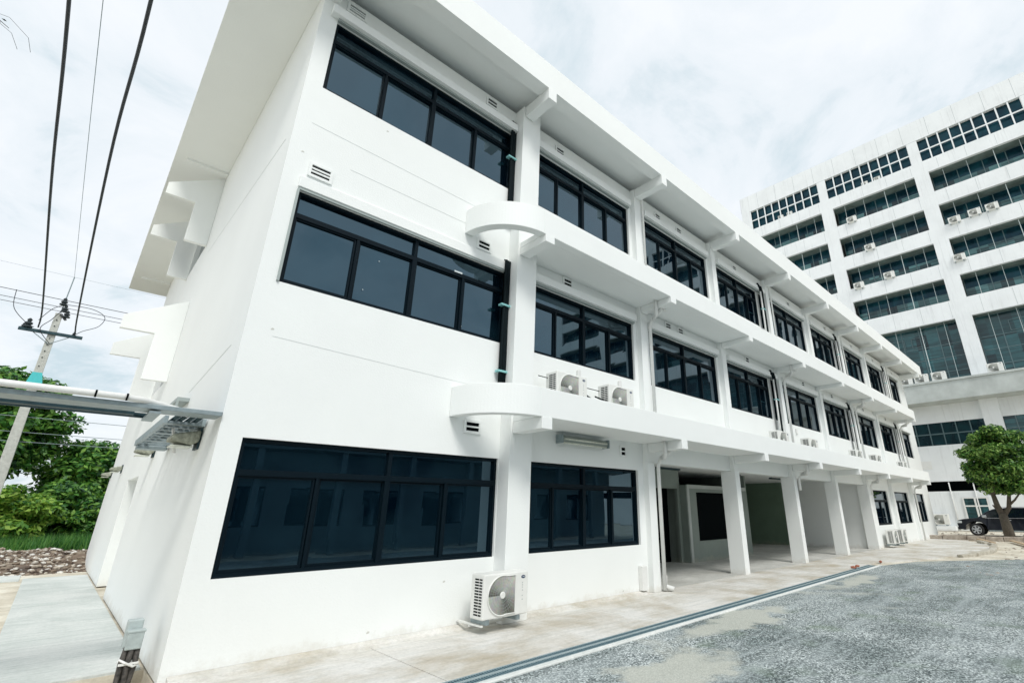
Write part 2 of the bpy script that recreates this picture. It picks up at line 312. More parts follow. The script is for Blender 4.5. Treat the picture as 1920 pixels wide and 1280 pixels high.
# ------------------------------------------------------------------ mesh helpers
class MB:
    def __init__(s): s.v = []; s.f = []
    def add(s, vs, fs):
        o = len(s.v); s.v += [tuple(a) for a in vs]; s.f += [tuple(i + o for i in f) for f in fs]; return s
    def box(s, x0, x1, y0, y1, z0, z1):
        return s.add([(x0,y0,z0),(x1,y0,z0),(x1,y1,z0),(x0,y1,z0),(x0,y0,z1),(x1,y0,z1),(x1,y1,z1),(x0,y1,z1)],
                     [(3,2,1,0),(4,5,6,7),(0,1,5,4),(1,2,6,5),(2,3,7,6),(3,0,4,7)])
    def prism(s, poly, axis, a, b):
        """poly of 2D points extruded along axis (0,1,2) from a to b"""
        n = len(poly)
        def p(q, h):
            return {0: (h, q[0], q[1]), 1: (q[0], h, q[1]), 2: (q[0], q[1], h)}[axis]
        vs = [p(q, a) for q in poly] + [p(q, b) for q in poly]
        fs = [tuple(range(n)), tuple(range(2*n-1, n-1, -1))] + [(i, (i+1) % n + 0, (i+1) % n + n, i + n)[::-1] for i in range(n)]
        return s.add(vs, fs)
    def tube(s, pts, r, n=8, r2=None, caps=True):
        pts = [Vector(p) for p in pts]; m = len(pts); rings = []
        up = Vector((0, 0, 1)); prev = None
        for i, p in enumerate(pts):
            d = (pts[min(i+1, m-1)] - pts[max(i-1, 0)]).normalized()
            a = prev if prev is not None else (up if abs(d.z) < 0.9 else Vector((1, 0, 0)))
            x = d.cross(a)
            if x.length < 1e-4: x = d.cross(Vector((0.3, 1, 0.2)))
            x.normalize(); y = x.cross(d).normalized(); prev = y
            q = r if r2 is None else r + (r2 - r) * i / max(1, m-1)
            rings.append([p + x * q * math.cos(2*math.pi*k/n) + y * q * math.sin(2*math.pi*k/n) for k in range(n)])
        vs = [v for g in rings for v in g]; fs = []
        for i in range(m-1):
            for k in range(n):
                fs.append((i*n+k, i*n+(k+1) % n, (i+1)*n+(k+1) % n, (i+1)*n+k))
        if caps: fs += [tuple(range(n-1, -1, -1)), tuple(range((m-1)*n, m*n))]
        return s.add(vs, fs)
    def lathe(s, c, prof, n=16, axis=2):
        """prof: list of (radius, height) about an axis through c"""
        vs = []
        for r_, h in prof:
            for k in range(n):
                a = 2*math.pi*k/n; u, v = r_*math.cos(a), r_*math.sin(a)
                vs.append({2: (c[0]+u, c[1]+v, c[2]+h), 1: (c[0]+u, c[1]+h, c[2]+v), 0: (c[0]+h, c[1]+u, c[2]+v)}[axis])
        m = len(prof); fs = []
        for i in range(m-1):
            for k in range(n): fs.append((i*n+k, i*n+(k+1) % n, (i+1)*n+(k+1) % n, (i+1)*n+k))
        fs += [tuple(range(n)), tuple(range(m*n-1, (m-1)*n-1, -1))]
        return s.add(vs, fs)
    def build(s, name, m, parent=None, bevel=0, smooth=False, loc=None):
        me = bpy.data.meshes.new(name)
        me.from_pydata(s.v, [], s.f); me.update()
        bm = bmesh.new(); bm.from_mesh(me); bmesh.ops.recalc_face_normals(bm, faces=bm.faces)
        bm.to_mesh(me); bm.free()
        me.materials.append(m)
        if smooth:
            for p in me.polygons: p.use_smooth = True
        o = bpy.data.objects.new(name, me); scene.collection.objects.link(o)
        if parent is not None: o.parent = parent
        if loc is not None: o.location = loc
        if bevel:
            b = o.modifiers.new('bevel', 'BEVEL'); b.width = bevel; b.segments = 2; b.limit_method = 'ANGLE'; b.angle_limit = R(40)
        return o

def wall_sheet(mb, axis, c0, c1, a0, a1, z0, z1, holes):
    """wall slab: thickness along `axis` from c0 to c1, extent a0..a1 (other horizontal axis), z0..z1, with rectangular holes (a0,a1,z0,z1)"""
    A = sorted({a0, a1, *[h[0] for h in holes], *[h[1] for h in holes]}); A = [a for a in A if a0 <= a <= a1]
    Z = sorted({z0, z1, *[h[2] for h in holes], *[h[3] for h in holes]}); Z = [z for z in Z if z0 <= z <= z1]
    def solid(i, j):
        if i < 0 or j < 0 or i >= len(A)-1 or j >= len(Z)-1: return False
        ca, cz = (A[i]+A[i+1])/2, (Z[j]+Z[j+1])/2
        return not any(h[0] < ca < h[1] and h[2] < cz < h[3] for h in holes)
    def P(c, a, z): return (a, c, z) if axis == 1 else (c, a, z)
    for i in range(len(A)-1):
        for j in range(len(Z)-1):
            if not solid(i, j): continue
            p, q, y, z = A[i], A[i+1], Z[j], Z[j+1]
            for c in (c0, c1): mb.add([P(c,p,y), P(c,q,y), P(c,q,z), P(c,p,z)], [(0,1,2,3)])
            if not solid(i-1, j): mb.add([P(c0,p,y), P(c1,p,y), P(c1,p,z), P(c0,p,z)], [(0,1,2,3)])
            if not solid(i+1, j): mb.add([P(c0,q,y), P(c1,q,y), P(c1,q,z), P(c0,q,z)], [(0,1,2,3)])
            if not solid(i, j-1): mb.add([P(c0,p,y), P(c1,p,y), P(c1,q,y), P(c0,q,y)], [(0,1,2,3)])
            if not solid(i, j+1): mb.add([P(c0,p,z), P(c1,p,z), P(c1,q,z), P(c0,q,z)], [(0,1,2,3)])
    return mb

def tag(o, label=None, cat=None, group=None, kind=None):
    for k, v in (('label', label), ('category', cat), ('group', group), ('kind', kind)):
        if v: o[k] = v
    return o
def empty(name, loc=(0,0,0), rz=0.0):
    o = bpy.data.objects.new(name, None); scene.collection.objects.link(o)
    o.location = loc; o.rotation_euler = (0, 0, rz); return o
def weld(o, d=1e-4):
    bm = bmesh.new(); bm.from_mesh(o.data); bmesh.ops.remove_doubles(bm, verts=bm.verts, dist=d)
    bmesh.ops.recalc_face_normals(bm, faces=bm.faces); bm.to_mesh(o.data); bm.free(); return o
def copy_tree(o, parent=None):
    c = o.copy(); scene.collection.objects.link(c); c.parent = parent
    for ch in list(o.children): copy_tree(ch, c)
    return c

# ------------------------------------------------------------------ ground (structure)
X0_ = -4.27
def sheet(name, pts, z, m, kind='structure'):
    o = MB().add([(x, y, z) for x, y in pts], [tuple(range(len(pts)))]).build(name, m)
    return tag(o, kind=kind)
gq = MB(); PX0, PX1, PY0, PY1 = -7.5, X0_, -1.0, 1.94
for (a, b, c, d) in ((-400, 500, -400, PY0), (-400, 500, PY1, 500), (-400, PX0, PY0, PY1), (PX1, 500, PY0, PY1)):
    gq.add([(a, c, -0.03), (b, c, -0.03), (b, d, -0.03), (a, d, -0.03)], [(0, 1, 2, 3)])
gq.add([(PX0, PY0, -0.5), (PX1, PY0, -0.5), (PX1, PY1, -0.5), (PX0, PY1, -0.5)], [(0, 1, 2, 3)])
for p, q in (((PX0, PY0), (PX1, PY0)), ((PX1, PY0), (PX1, PY1)), ((PX1, PY1), (PX0, PY1)), ((PX0, PY1), (PX0, PY0))):
    gq.add([(*p, -0.5), (*q, -0.5), (*q, -0.03), (*p, -0.03)], [(0, 1, 2, 3)])
tag(gq.build('ground', SANDM), kind='structure')
sheet('road', [(-40, -1.92), (-8, -1.28), (12.5, -0.90), (15.0, -1.45), (18.5, -4.1), (22, -7.5), (22, -13), (-40, -13)], -0.012, GRAV)
# concrete apron in front of the building, with joints cut every four metres
ap = MB()
xs = [-4.27, -2.2, 1.6, 5.6, 9.6, 13.6]
def yf_(x): return -0.86 + 0.02 * x
for a, b in zip(xs, xs[1:]): ap.prism([(a + 0.006, yf_(a)), (b - 0.006, yf_(b)), (b - 0.006, 1.04), (a + 0.006, 1.04)], 2, -0.45, 0.0)
ap.prism([(-9.0, yf_(-9)), (-4.276, yf_(-4.27)), (-4.276, -0.88), (-9, -0.88)], 2, -0.45, 0.0)
ap.prism([(13.606, 1.04), (13.606, -0.72), (15.2, -1.30), (18.2, -2.1), (21, -2.5), (26.5, -2.3), (28.8, -0.9), (34, -0.2), (34, 1.04)], 2, -0.25, 0.0)
tag(ap.build('pavement', APRON, bevel=0.006), kind='structure')
tag(MB().box(4.02, 19.9, 1.045, 9.0, -0.25, 0.001).build('porch_floor', slab_mat('grey_screed', (0.42, 0.42, 0.39), (0.52, 0.52, 0.49), (0.60, 0.60, 0.57))), kind='structure')
# walkway beside the end wall: two poured slabs
wk = MB().box(-5.50, -4.30, 1.95, 8.3, -0.2, 0.0).box(-5.50, -4.30, 8.315, 14.0, -0.2, 0.0)
tag(wk.build('path', WALKM, bevel=0.01), kind='structure')
tag(MB().box(-8.5, -5.56, 13.6, 16.5, -0.12, -0.01).build('path', WALKM, bevel=0.01), kind='structure')

# rubble strip and soil behind the walkway
def mound(name, x0, x1, y0, y1, nx, ny, hfun, m):
    vs = [(x0 + (x1-x0)*i/nx, y0 + (y1-y0)*j/ny, 0) for j in range(ny+1) for i in range(nx+1)]
    vs = [(x, y, hfun(x, y)) for x, y, _ in vs]
    fs = [(j*(nx+1)+i, j*(nx+1)+i+1, (j+1)*(nx+1)+i+1, (j+1)*(nx+1)+i) for j in range(ny) for i in range(nx)]
    return MB().add(vs, fs).build(name, m, smooth=True)
from mathutils import noise as mn
def rub(x, y):
    e = min(1, (y-15.0)/2.5) * min(1, (25.4-y)/2.5)
    return -0.06 + max(0, e) * (0.28 + 0.30 * mn.noise(Vector((x*0.8, y*0.5, 0))) + 0.16 * mn.noise(Vector((x*2.6, y*2.2, 3))))
tag(mound('soil', -16, 6, 15.0, 25.4, 110, 70, rub, DIRT), kind='structure')
def rocks(name, n, place, m, smin, smax):
    mb = MB()
    for _ in range(n):
        x, y, z = place(); s = random.uniform(smin, smax)
        bm = bmesh.new(); bmesh.ops.create_icosphere(bm, subdivisions=1, radius=1)
        a = random.random() * 6.28; sc = (s*random.uniform(.7, 1.5), s*random.uniform(.7, 1.3), s*random.uniform(.35, .8))
        vs = []
        for v in bm.verts:
            q = v.co * random.uniform(0.75, 1.15); q = Vector((q.x*sc[0], q.y*sc[1], q.z*sc[2]))
            vs.append((x + q.x*math.cos(a) - q.y*math.sin(a), y + q.x*math.sin(a) + q.y*math.cos(a), z + q.z))
        fs = [tuple(v.index for v in f.verts) for f in bm.faces]; bm.free(); mb.add(vs, fs)
    return mb.build(name, m)
def pl():
    x = random.uniform(-9, -3.6); y = 15.2 + 9.8 * random.random() ** 1.1; return x, y, rub(x, y) + 0.02
tag(rocks('rubble', 3200, pl, RUBM, 0.015, 0.085), 'pale broken stone rubble strewn over the brown soil behind the walkway', 'rubble', kind='stuff')

# drain channel in front of the apron: two rows of steel gratings beside each other, with a concrete edge
dr = empty('drain_channel', (0, -0.076, 0), 0.02)
dr.scale = (1, 1.12, 1)
tag(dr, 'long blue-grey steel grating drain running between pavement and gravel yard', 'drain')
GFR = mat('light_steel_frame', (0.42, 0.52, 0.54), 0.5, 0.3, noise=(20, 0.2, None))
DRST = mat('blue_grey_steel_grating', (0.16, 0.27, 0.32), 0.5, 0.3, noise=(20, 0.3, None))
g1 = MB()
for (ya, yb) in ((-0.81, -0.715), (-0.935, -0.83)):
    fr_ = MB().box(-6.0, 12.6, ya - 0.008, ya + 0.012, -0.03, 0.002).box(-6.0, 12.6, yb - 0.012, yb + 0.008, -0.03, 0.002)
    fr_.build('grating_frame', GFR, dr)
    x = -6.0
    while x < 12.6:
        g1.box(x, x + 0.016, ya + 0.0125, yb - 0.0125, -0.028, -0.001); x += 0.034
g1.build('grating', DRST, dr)
MB().box(-6.0, 12.6, -0.94, -0.702, -0.24, -0.12).build('channel_bed', DARK, dr)
MB().box(-6.0, 12.8, -1.02, -0.941, -0.25, 0.004).build('concrete_edge', slab_mat('clean_concrete', (0.66, 0.69, 0.67), (0.72, 0.74, 0.72), (0.78, 0.79, 0.77)), dr, bevel=0.005)

# ------------------------------------------------------------------ the three storey building
B = empty('white_building', (0, 0, 0))
tag(B, 'long white three storey building with dark tinted windows and projecting ledges', 'building')
X0, X1, YW, YB = -4.27, 32.35, 1.04, 17.3
ZG, ZU, ZT = (0.91, 2.43), (4.48, 5.93), (7.84, 9.27)      # window heights per storey
def bays(level):
    r = [(-4.02, -0.27)]
    for k in range(0, 7):
        a, b = 4*k + 0.24, 4*k + 3.62
        if level == 0:
            if k == 0: r.append((0.23, 3.55))
            continue
        if k == 0: a = 0.23
        r.append((a, b))
    if level == 0: r += [(20.9, 23.25), (24.35, 27.25), (28.32, 31.0)]
    else: r.append((28.24, 31.0))
    return r
def split(level):       # windows broken by a pipe run before some columns get a narrow light of their own
    res = []
    for (a, b) in bays(level):
        k = round((b - 3.62) / 4)
        if level and k in (2, 4, 6): res += [(a, b - 0.40), (b - 0.28, b + 0.10)]
        else: res.append((a, b))
    return res
holes = [(a, b, *z) for lv, z in ((0, ZG), (1, ZU), (2, ZT)) for a, b in split(lv)]
front = MB()
wall_sheet(front, 1, YW, YW + 0.22, X0, 4.0, 0, 9.9, [h for h in holes if h[1] < 4.0] )
wall_sheet(front, 1, YW, YW + 0.22, 4.0, 20.0, 2.62, 9.9, [h for h in holes if 4 < h[1] < 20.0])
wall_sheet(front, 1, YW, YW + 0.22, 20.0, X1, 0, 9.9, [h for h in holes if h[0] > 20.0])
weld(front.build('front_wall', WHITE, B))
# end wall with door recess and two stair windows between the fins
wall_ = MB()
wall_sheet(wall_, 0, X0, X0 + 0.22, YW + 0.22, YB, 0, 9.9, [(8.42, 10.64, -0.0, 2.32), (8.45, 10.95, 4.45, 5.9), (8.45, 10.95, 7.95, 9.3)])
weld(wall_.build('end_wall', WHITE, B))
MB().box(X0 + 0.5, X0 + 0.55, 8.3, 10.8, 0, 2.5).box(X0 + 0.22, X0 + 0.5, 8.3, 8.42, 0, 2.5).box(X0 + 0.22, X0 + 0.5, 10.64, 10.8, 0, 2.5).build('door_recess', WHITE, B)
MB().box(X0, X1, YB, YB + 0.2, 0, 9.9).build('back_wall', WHITE, B)
MB().box(X1, X1 + 0.2, YW, YB, 0, 9.9).build('end_wall', WHITE, B)
# plinth strip of rough mortar at the foot of the wall
MB().prism([(YW - 0.003, 0.055), (YW - 0.003, -0.01), (YW - 0.16, -0.01), (YW - 0.14, 0.02)], 0, -4.2, 3.6).build('plinth', APRON, B)
# roof: slab, edge beam (lip) and fascia
rf = MB().box(-5.38, X1 + 1.08, 0.02, 19.05, 10.10, 10.22)
rf.box(-5.38, X1 + 1.08, 0.0, 0.31, 9.90, 10.10).box(-5.38, X1 + 1.08, -0.0, 0.10, 10.10, 10.58)
rf.box(-5.38, X0 - 0.002, 0.312, 19.05, 9.90, 10.098).box(X1 + 0.202, X1 + 1.08, 0.312, 19.05, 9.90, 10.098)
rf.box(-5.382, -5.28, 0.102, 19.052, 10.222, 10.58)
rf.box(X0 + 0.002, X1 + 0.2, YB + 0.202, 19.05, 9.90, 10.098)
ro = rf.build('roof', WHITE, B)
for yr in (7.98, 17.35): MB().box(-5.15, X0 - 0.004, yr, yr + 0.14, 9.84, 9.899).build('rib', WHITE, ro)
# top-of-wall band under the soffit
# ledges: parapet front, soffit slab, quarter-round ring at each end
def ledge(z0, z1, name):
    L = MB()
    cxl, cxr, cy_, ro_, ri_ = -0.25, 28.0, 1.035, 1.035, 0.86
    def arc(cx_, s, r_):
        return [(cx_ + s * r_ * math.sin(a), cy_ - r_ * math.cos(a)) for a in [R(90) * i / 28 for i in range(29)]]
    for cx_, s in ((cxl, -1), (cxr, 1)):
        o_, i_ = arc(cx_, s, ro_), arc(cx_, s, ri_); n = len(o_)
        vs = [(x, y, z) for z in (z0, z1) for x, y in o_ + i_]
        fs = []
        for k in range(n-1):
            for off, rev in ((0, 1), (2*n, 0)): fs.append((off+k, off+k+1, off+n+k+1, off+n+k))
            fs.append((k, k+1, 2*n+k+1, 2*n+k)); fs.append((n+k, n+k+1, 3*n+k+1, 3*n+k))
        fs += [(0, n, 3*n, 2*n), (n-1, 2*n-1, 4*n-1, 3*n-1)]
        L.add(vs, fs)
    L.box(cxl, cxr, 0.0, 0.175, z0, z1)
    L.box(-0.22, cxr, 0.1755, YW - 0.001, z0, z0 + 0.12)
    return L.build(name, WHITE, B, bevel=0.008)
ledge(3.02, 3.50, 'ledge'); ledge(6.39, 6.88, 'ledge')
# brackets
for zb, zt in ((2.83, 3.018), (6.24, 6.388), (9.63, 9.898)):
    for k in range(8):
        x = 4*k
        yb = 0.74 if k == 0 else 0.895
        o = MB().box(x - 0.22, x, -0.012, yb, zb, zt + (0.0 if zb < 9 else 0.0)).build('bracket', WHITE, B, bevel=0.006)
    if zb > 9: MB().box(32.1, 32.32, -0.012, YW - 0.001, zb, zt).build('bracket', WHITE, B); MB().box(X0, X0 + 0.22, -0.012, YW - 0.001, zb, zt).build('bracket', WHITE, B)
# cross beams over the brackets at roof level (drop below the ceiling)
MB().box(*(-0.22, 0.0, 0.745, 0.76, 9.64, 9.66)).build('shim', WHITE, ro) if False else None
# columns
for k in range(8):
    x = 4*k
    if k == 0: c = MB().box(-0.26, 0.215, 0.75, YW - 0.001, 0, 9.898)
    elif 1 <= k <= 5: c = MB().box(x - 0.25, x, 0.90, 1.34, 0, 2.618); c.box(x - 0.25, x, 0.90, YW - 0.001, 2.6185, 9.898)
    else: c = MB().box(x - 0.25, x, 0.90, YW - 0.001, 0, 9.898)
    c.build('column', WHITE, B, bevel=0.008)
# ceilings and porch
MB().box(4.0, 20.0, YW + 0.221, 9.2, 2.86, 2.98).build('porch_ceiling', WHITE, B)
MB().box(19.9, 20.02, 1.27, 9.2, 0, 2.86).build('porch_side_wall', WHITE, B)
MB().box(3.78, 3.99, 1.27, 9.2, 0, 2.86).build('porch_side_wall', WHITE, B)
gp = MB(); wall_sheet(gp, 1, 3.85, 3.95, 3.99, 9.40, 0, 2.86, [(6.6, 9.26, 0, 2.27)])
MB().box(13.6, 19.9, 8.6, 8.7, 0, 2.86).build('porch_back_wall', GREEN, B); MB().box(19.86, 19.899, 4.75, 8.599, 0.0, 2.859).build('porch_shade_panel', GREEN, B)  # panel added to paint shade onto the side wall's far end
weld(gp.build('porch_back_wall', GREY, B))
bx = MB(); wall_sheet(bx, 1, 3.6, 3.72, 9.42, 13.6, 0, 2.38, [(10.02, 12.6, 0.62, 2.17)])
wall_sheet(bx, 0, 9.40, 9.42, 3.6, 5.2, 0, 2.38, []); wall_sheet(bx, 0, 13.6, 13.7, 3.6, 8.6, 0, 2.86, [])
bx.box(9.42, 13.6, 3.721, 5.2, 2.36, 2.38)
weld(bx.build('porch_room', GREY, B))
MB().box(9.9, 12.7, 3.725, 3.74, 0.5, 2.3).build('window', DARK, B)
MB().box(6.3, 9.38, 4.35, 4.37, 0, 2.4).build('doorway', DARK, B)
trimg = MB().box(9.44, 13.6, 3.57, 3.599, 2.28, 2.40).box(9.425, 9.56, 3.57, 3.599, 0, 2.279)
trimg.build('porch_trim', TGREY, B)
for x in (7.5, 11.6, 15.5):
    MB().box(x, x + 1.2, 3.30, 3.42, 2.80, 2.858).build('ceiling_light', DKST, B)

# windows
def make_window(a, b, z0, z1, y, lights=4, trans=0.74, top=2):
    H, W = z1 - z0, b - a; f = 0.045
    fr = MB()
    yf, yk = y, y + 0.09
    fr.box(a, b, yf, yk, z0, z0 + f); fr.box(a, b, yf, yk, z1 - f, z1)
    fr.box(a, a + f, yf, yk, z0 + f, z1 - f); fr.box(b - f, b, yf, yk, z0 + f, z1 - f)
    zt = z0 + H * trans if trans else None
    if zt:
        fr.box(a + f, b - f, yf + 0.002, yk, zt - 0.036, zt + 0.036)
        for i in range(1, top):
            x = a + W * i / top; fr.box(x - 0.028, x + 0.028, yf + 0.004, yk, zt + 0.036, z1 - f)
        zc_ = zt - 0.036
    else: zc_ = z1 - f
    for i in range(1, lights):
        x = a + W * i / lights; h = 0.04 if (lights % 2 == 0 and i == lights // 2) else 0.02
        fr.box(x - h, x + h, yf + (0.006 if i % 2 else 0.004), yk, z0 + f, zc_)
    # sash rails, alternately in front and behind
    for i in range(lights):
        xa, xb = a + W * i / lights + 0.03, a + W * (i + 1) / lights - 0.03
        if xb - xa < 0.12: continue
        dy = 0.022 if (i in (0, 3)) else 0.040
        xa = max(xa, a + f); xb = min(xb, b - f)
        fr.box(xa, xb, yf + dy, yk - 0.005, z0 + f, z0 + f + 0.034); fr.box(xa, xb, yf + dy, yk - 0.005, zc_ - 0.026, zc_)
        fr.box(xa, xa + 0.022, yf + dy, yk - 0.005, z0 + f + 0.034, zc_ - 0.026); fr.box(xb - 0.022, xb, yf + dy, yk - 0.005, z0 + f + 0.034, zc_ - 0.026)
    o = fr.build('window', FRAME, B)
    pn = MB()
    for i in range(lights):
        xa, xb = a + W * i / lights, a + W * (i + 1) / lights
        dy = 0.050 if (i in (0, 3)) else 0.066
        t_ = random.uniform(-0.004, 0.004)
        pn.add([(xa, y + dy + t_, z0 + f), (xb, y + dy - t_, z0 + f), (xb, y + dy - t_ + random.uniform(-.003, .003), zc_), (xa, y + dy + t_, zc_)], [(0, 1, 2, 3)])
    if zt:
        for i in range(top):
            xa, xb = a + W * i / top, a + W * (i + 1) / top; t_ = random.uniform(-0.006, 0.006)
            pn.add([(xa, y + 0.055, zt), (xb, y + 0.055 + t_, zt), (xb, y + 0.058 + t_, z1 - f), (xa, y + 0.058, z1 - f)], [(0, 1, 2, 3)])
    pn.build('pane', GLASS, o)
    return o
for lv, z in ((0, ZG), (1, ZU), (2, ZT)):
    for a, b in split(lv):
        W = b - a
        if W < 0.6: make_window(a, b, *z, YW + 0.05, 1, None)
        elif lv == 0 and a > 20: make_window(a, b, *z, YW + 0.05, 3 if W > 2.5 else 2, 0.70, 1)
        else: make_window(a, b, *z, YW + (0.045 if a < -1 else 0.055), 4, 0.74, 2)
        if W > 0.6 and (lv > 0):
            bb_ = b + (0.5 if any(abs(b - (4*k + 3.22)) < 0.01 for k in (2, 4, 6)) else 0.0)
            if lv == 2 or a > 0:
                hd = MB().box(a - 0.0 if a > 0 else a - 0.12, bb_, YW - 0.13, YW - 0.002, z[1] + 0.03, z[1] + 0.20)
                hd.build('window_hood', WHITE, B, bevel=0.006)
                MB().box(a, bb_, YW - 0.06, YW - 0.002, z[1] - 0.012, z[1] + 0.027).build('window_trim', HOODG, B)
            else:
                MB().box(a - 0.02, b, YW - 0.03, YW - 0.002, z[1] - 0.005, z[1] + 0.035).build('window_trim', HOODG, B)
                MB().box(a - 0.03, a, YW - 0.03, YW - 0.002, z[0], z[1] - 0.006).build('window_trim', HOODG, B)
                MB().box(a - 0.03, b, YW - 0.045, YW - 0.002, z[1] + 0.036, z[1] + 0.22).build('window_hood', WHITE, B, bevel=0.01)
for z in ((4.45, 5.9), (7.95, 9.3)):
    o = MB().box(X0 + 0.08, X0 + 0.14, 8.45, 10.95, z[0], z[0] + 0.06).box(X0 + 0.08, X0 + 0.14, 8.45, 10.95, z[1] - 0.06, z[1]).box(X0 + 0.08, X0 + 0.14, 9.66, 9.74, z[0] + 0.06, z[1] - 0.06).build('window', FRAME, B)
    MB().box(X0 + 0.10, X0 + 0.12, 8.45, 10.95, z[0] + 0.05, z[1] - 0.05).build('pane', GLASS, o)
# dark pipe chase beside the first column (upper storeys)
for z0, z1 in ((3.55, 6.2), (6.95, 9.62)):
    MB().box(-0.262 - 0.11, -0.262, YW - 0.012, YW - 0.002, z0, z1).build('pipe_chase', DARK, B)
# vents
def vent(xc, zc_, w=0.30, h=0.22, slots=2):
    v = MB()
    y0, y1 = YW - 0.028, YW - 0.002; bdr = 0.04
    x0, x1, z0, z1 = xc - w/2, xc + w/2, zc_ - h/2, zc_ + h/2
    v.box(x0, x1, y0, y1, z0, z0 + bdr).box(x0, x1, y0, y1, z1 - bdr, z1).box(x0, x0 + bdr, y0, y1, z0 + bdr, z1 - bdr).box(x1 - bdr, x1, y0, y1, z0 + bdr, z1 - bdr)
    hh = h - 2*bdr
    for i in range(1, slots):
        zz = z0 + bdr + hh * i / slots; v.box(x0 + bdr, x1 - bdr, y0 + 0.004, y1, zz - 0.013, zz + 0.013)
    o = v.build('vent', WHITE, B)
    MB().box(x0 + bdr, x1 - bdr, YW - 0.006, YW - 0.003, z0 + bdr, z1 - bdr).build('vent_slots', DARK, o)
vent(-3.76, 9.72, 0.34, 0.22, 3); vent(-3.80, 6.33, 0.34, 0.24, 3); vent(-0.86, 6.30, 0.32, 0.22); vent(-0.84, 2.90, 0.33, 0.22)
vent(-0.9, 9.72); vent(0.98 + 0.1, 9.64); vent(5.0, 9.64); vent(6.1, 9.64); vent(9.6, 9.64); vent(14.2, 9.64); vent(18.4, 9.64); vent(22.2, 9.64); vent(26.0, 9.64); vent(30, 9.64)
vent(1.35, 6.27); vent(5.15, 6.27, 0.3, 0.2); vent(5.75, 6.27, 0.3, 0.2); vent(9.7, 6.27); vent(14.4, 6.27); vent(17.6, 6.27); vent(22.0, 6.27); vent(26, 6.27)
vent(3.05, 2.80, 0.22, 0.24)
# fins on the end wall
for y in (8.3, 11.03):
    for dz in (0.0, -3.52):
        poly = [(X0 - 0.002, 9.88 + dz), (-5.33, 9.24 + dz), (-5.33, 8.94 + dz), (-4.73, 8.94 + dz), (-4.73, 7.88 + dz), (X0 - 0.002, 7.88 + dz)]
        MB().prism(poly, 1, y, y + 0.12).build('sun_fin', WHITE, B, bevel=0.005)
# rain downpipes with a branch under the ledges
def downpipe(x, zl, ztop, zbot, y=0.84):
    p = MB(); r_ = 0.042
    zz = zl - 0.30
    p.tube([(x + 0.05, y, zbot), (x + 0.05, y, zz - 0.18), (x - 0.00 + 0.05, y - 0.10, zz), (x - 0.10 + 0.05, y - 0.42, zz + 0.10), (x - 0.10 + 0.05, y - 0.46, zz + 0.16)], r_, 10)
    p.tube([(x - 0.27, y - 0.44, zl - 0.002), (x - 0.27, y - 0.44, zl - 0.25), (x - 0.20, y - 0.38, zl - 0.34), (x + 0.02, y - 0.14, zz - 0.03)], r_, 10)
    p.tube([(x + 0.05, y - 0.44, zz + 0.10), (x + 0.05, y - 0.47, zz + 0.19)], r_ * 1.25, 10)
    p.build('downpipe', PVC, B, smooth=True)
for x in (4.0, 12.0, 20.0, 28.0):
    downpipe(x, 6.39, 0, 3.16); downpipe(x, 3.02, 0, 0.02 if x in (4.0, 28.0) else 2.2)
    MB().tube([(x + 0.05, 0.86, 6.95), (x + 0.05, 0.86, 9.7), (x + 0.02, 0.8, 9.86), (x - 0.0, 0.7, 9.97)], 0.03, 8).build('downpipe', PVC, B, smooth=True)
# floor of each ledge behind the parapet is the slab itself; small white cable covers above the condensers
for x in (1.62, 2.95, 12.9, 20.6):
    MB().box(x, x + 0.09, YW - 0.06, YW - 0.002, 4.16, 4.36).build('cable_cover', PVC, B, bevel=0.015)
MB().box(3.42, 3.58, YW - 0.11, YW - 0.003, 0.06, 0.52).build('meter_box', PVC, B, bevel=0.01)
MB().tube([(4.08, 0.86, 0.30), (4.08, 0.86, 0.10), (4.16, 0.70, 0.04)], 0.055, 10).build('downpipe_shoe', PVC, B, smooth=True)

# paint joints and hairline cracks: thin grooves lying on the wall as part geometry
for (xa, za, xb, zb) in ((-3.95, 3.72, -0.95, 3.60), (-4.05, 7.12, -1.0, 7.05), (-3.4, 6.62, -1.2, 6.60)):
    jn = MB().prism([(xa, za), (xb, zb), (xb, zb + 0.006), (xa, za + 0.006)], 1, YW - 0.0035, YW - 0.001)
    jn.build('paint_joint', bpy.data.materials.get('joint_grey') or mat('joint_grey', (0.72, 0.75, 0.74), 0.8), B)
for (ya, za, yb_, zb) in ((1.6, 3.66, 4.3, 3.46), (1.4, 6.9, 7.6, 7.4)):
    je = MB().prism([(ya, za), (yb_, zb), (yb_, zb + 0.008), (ya, za + 0.008)], 0, X0 - 0.0035, X0 - 0.001)
    je.build('paint_joint', bpy.data.materials['joint_grey'], B)

# hairline roller marks and small chips on the front wall
CH = mat('chipped_plaster', (0.60, 0.60, 0.56), 0.9)
for i, (x, z) in enumerate(((-3.98, 3.80), (-1.15, 0.62), (-4.1, 6.55), (-2.2, 0.13), (2.9, 0.09), (-2.95, 7.66))):
    MB().prism([(x, z), (x + 0.03, z + 0.006), (x + 0.035, z + 0.022), (x + 0.012, z + 0.03), (x - 0.006, z + 0.014)], 1, YW - 0.0028, YW - 0.001).build('plaster_chip', CH, B)
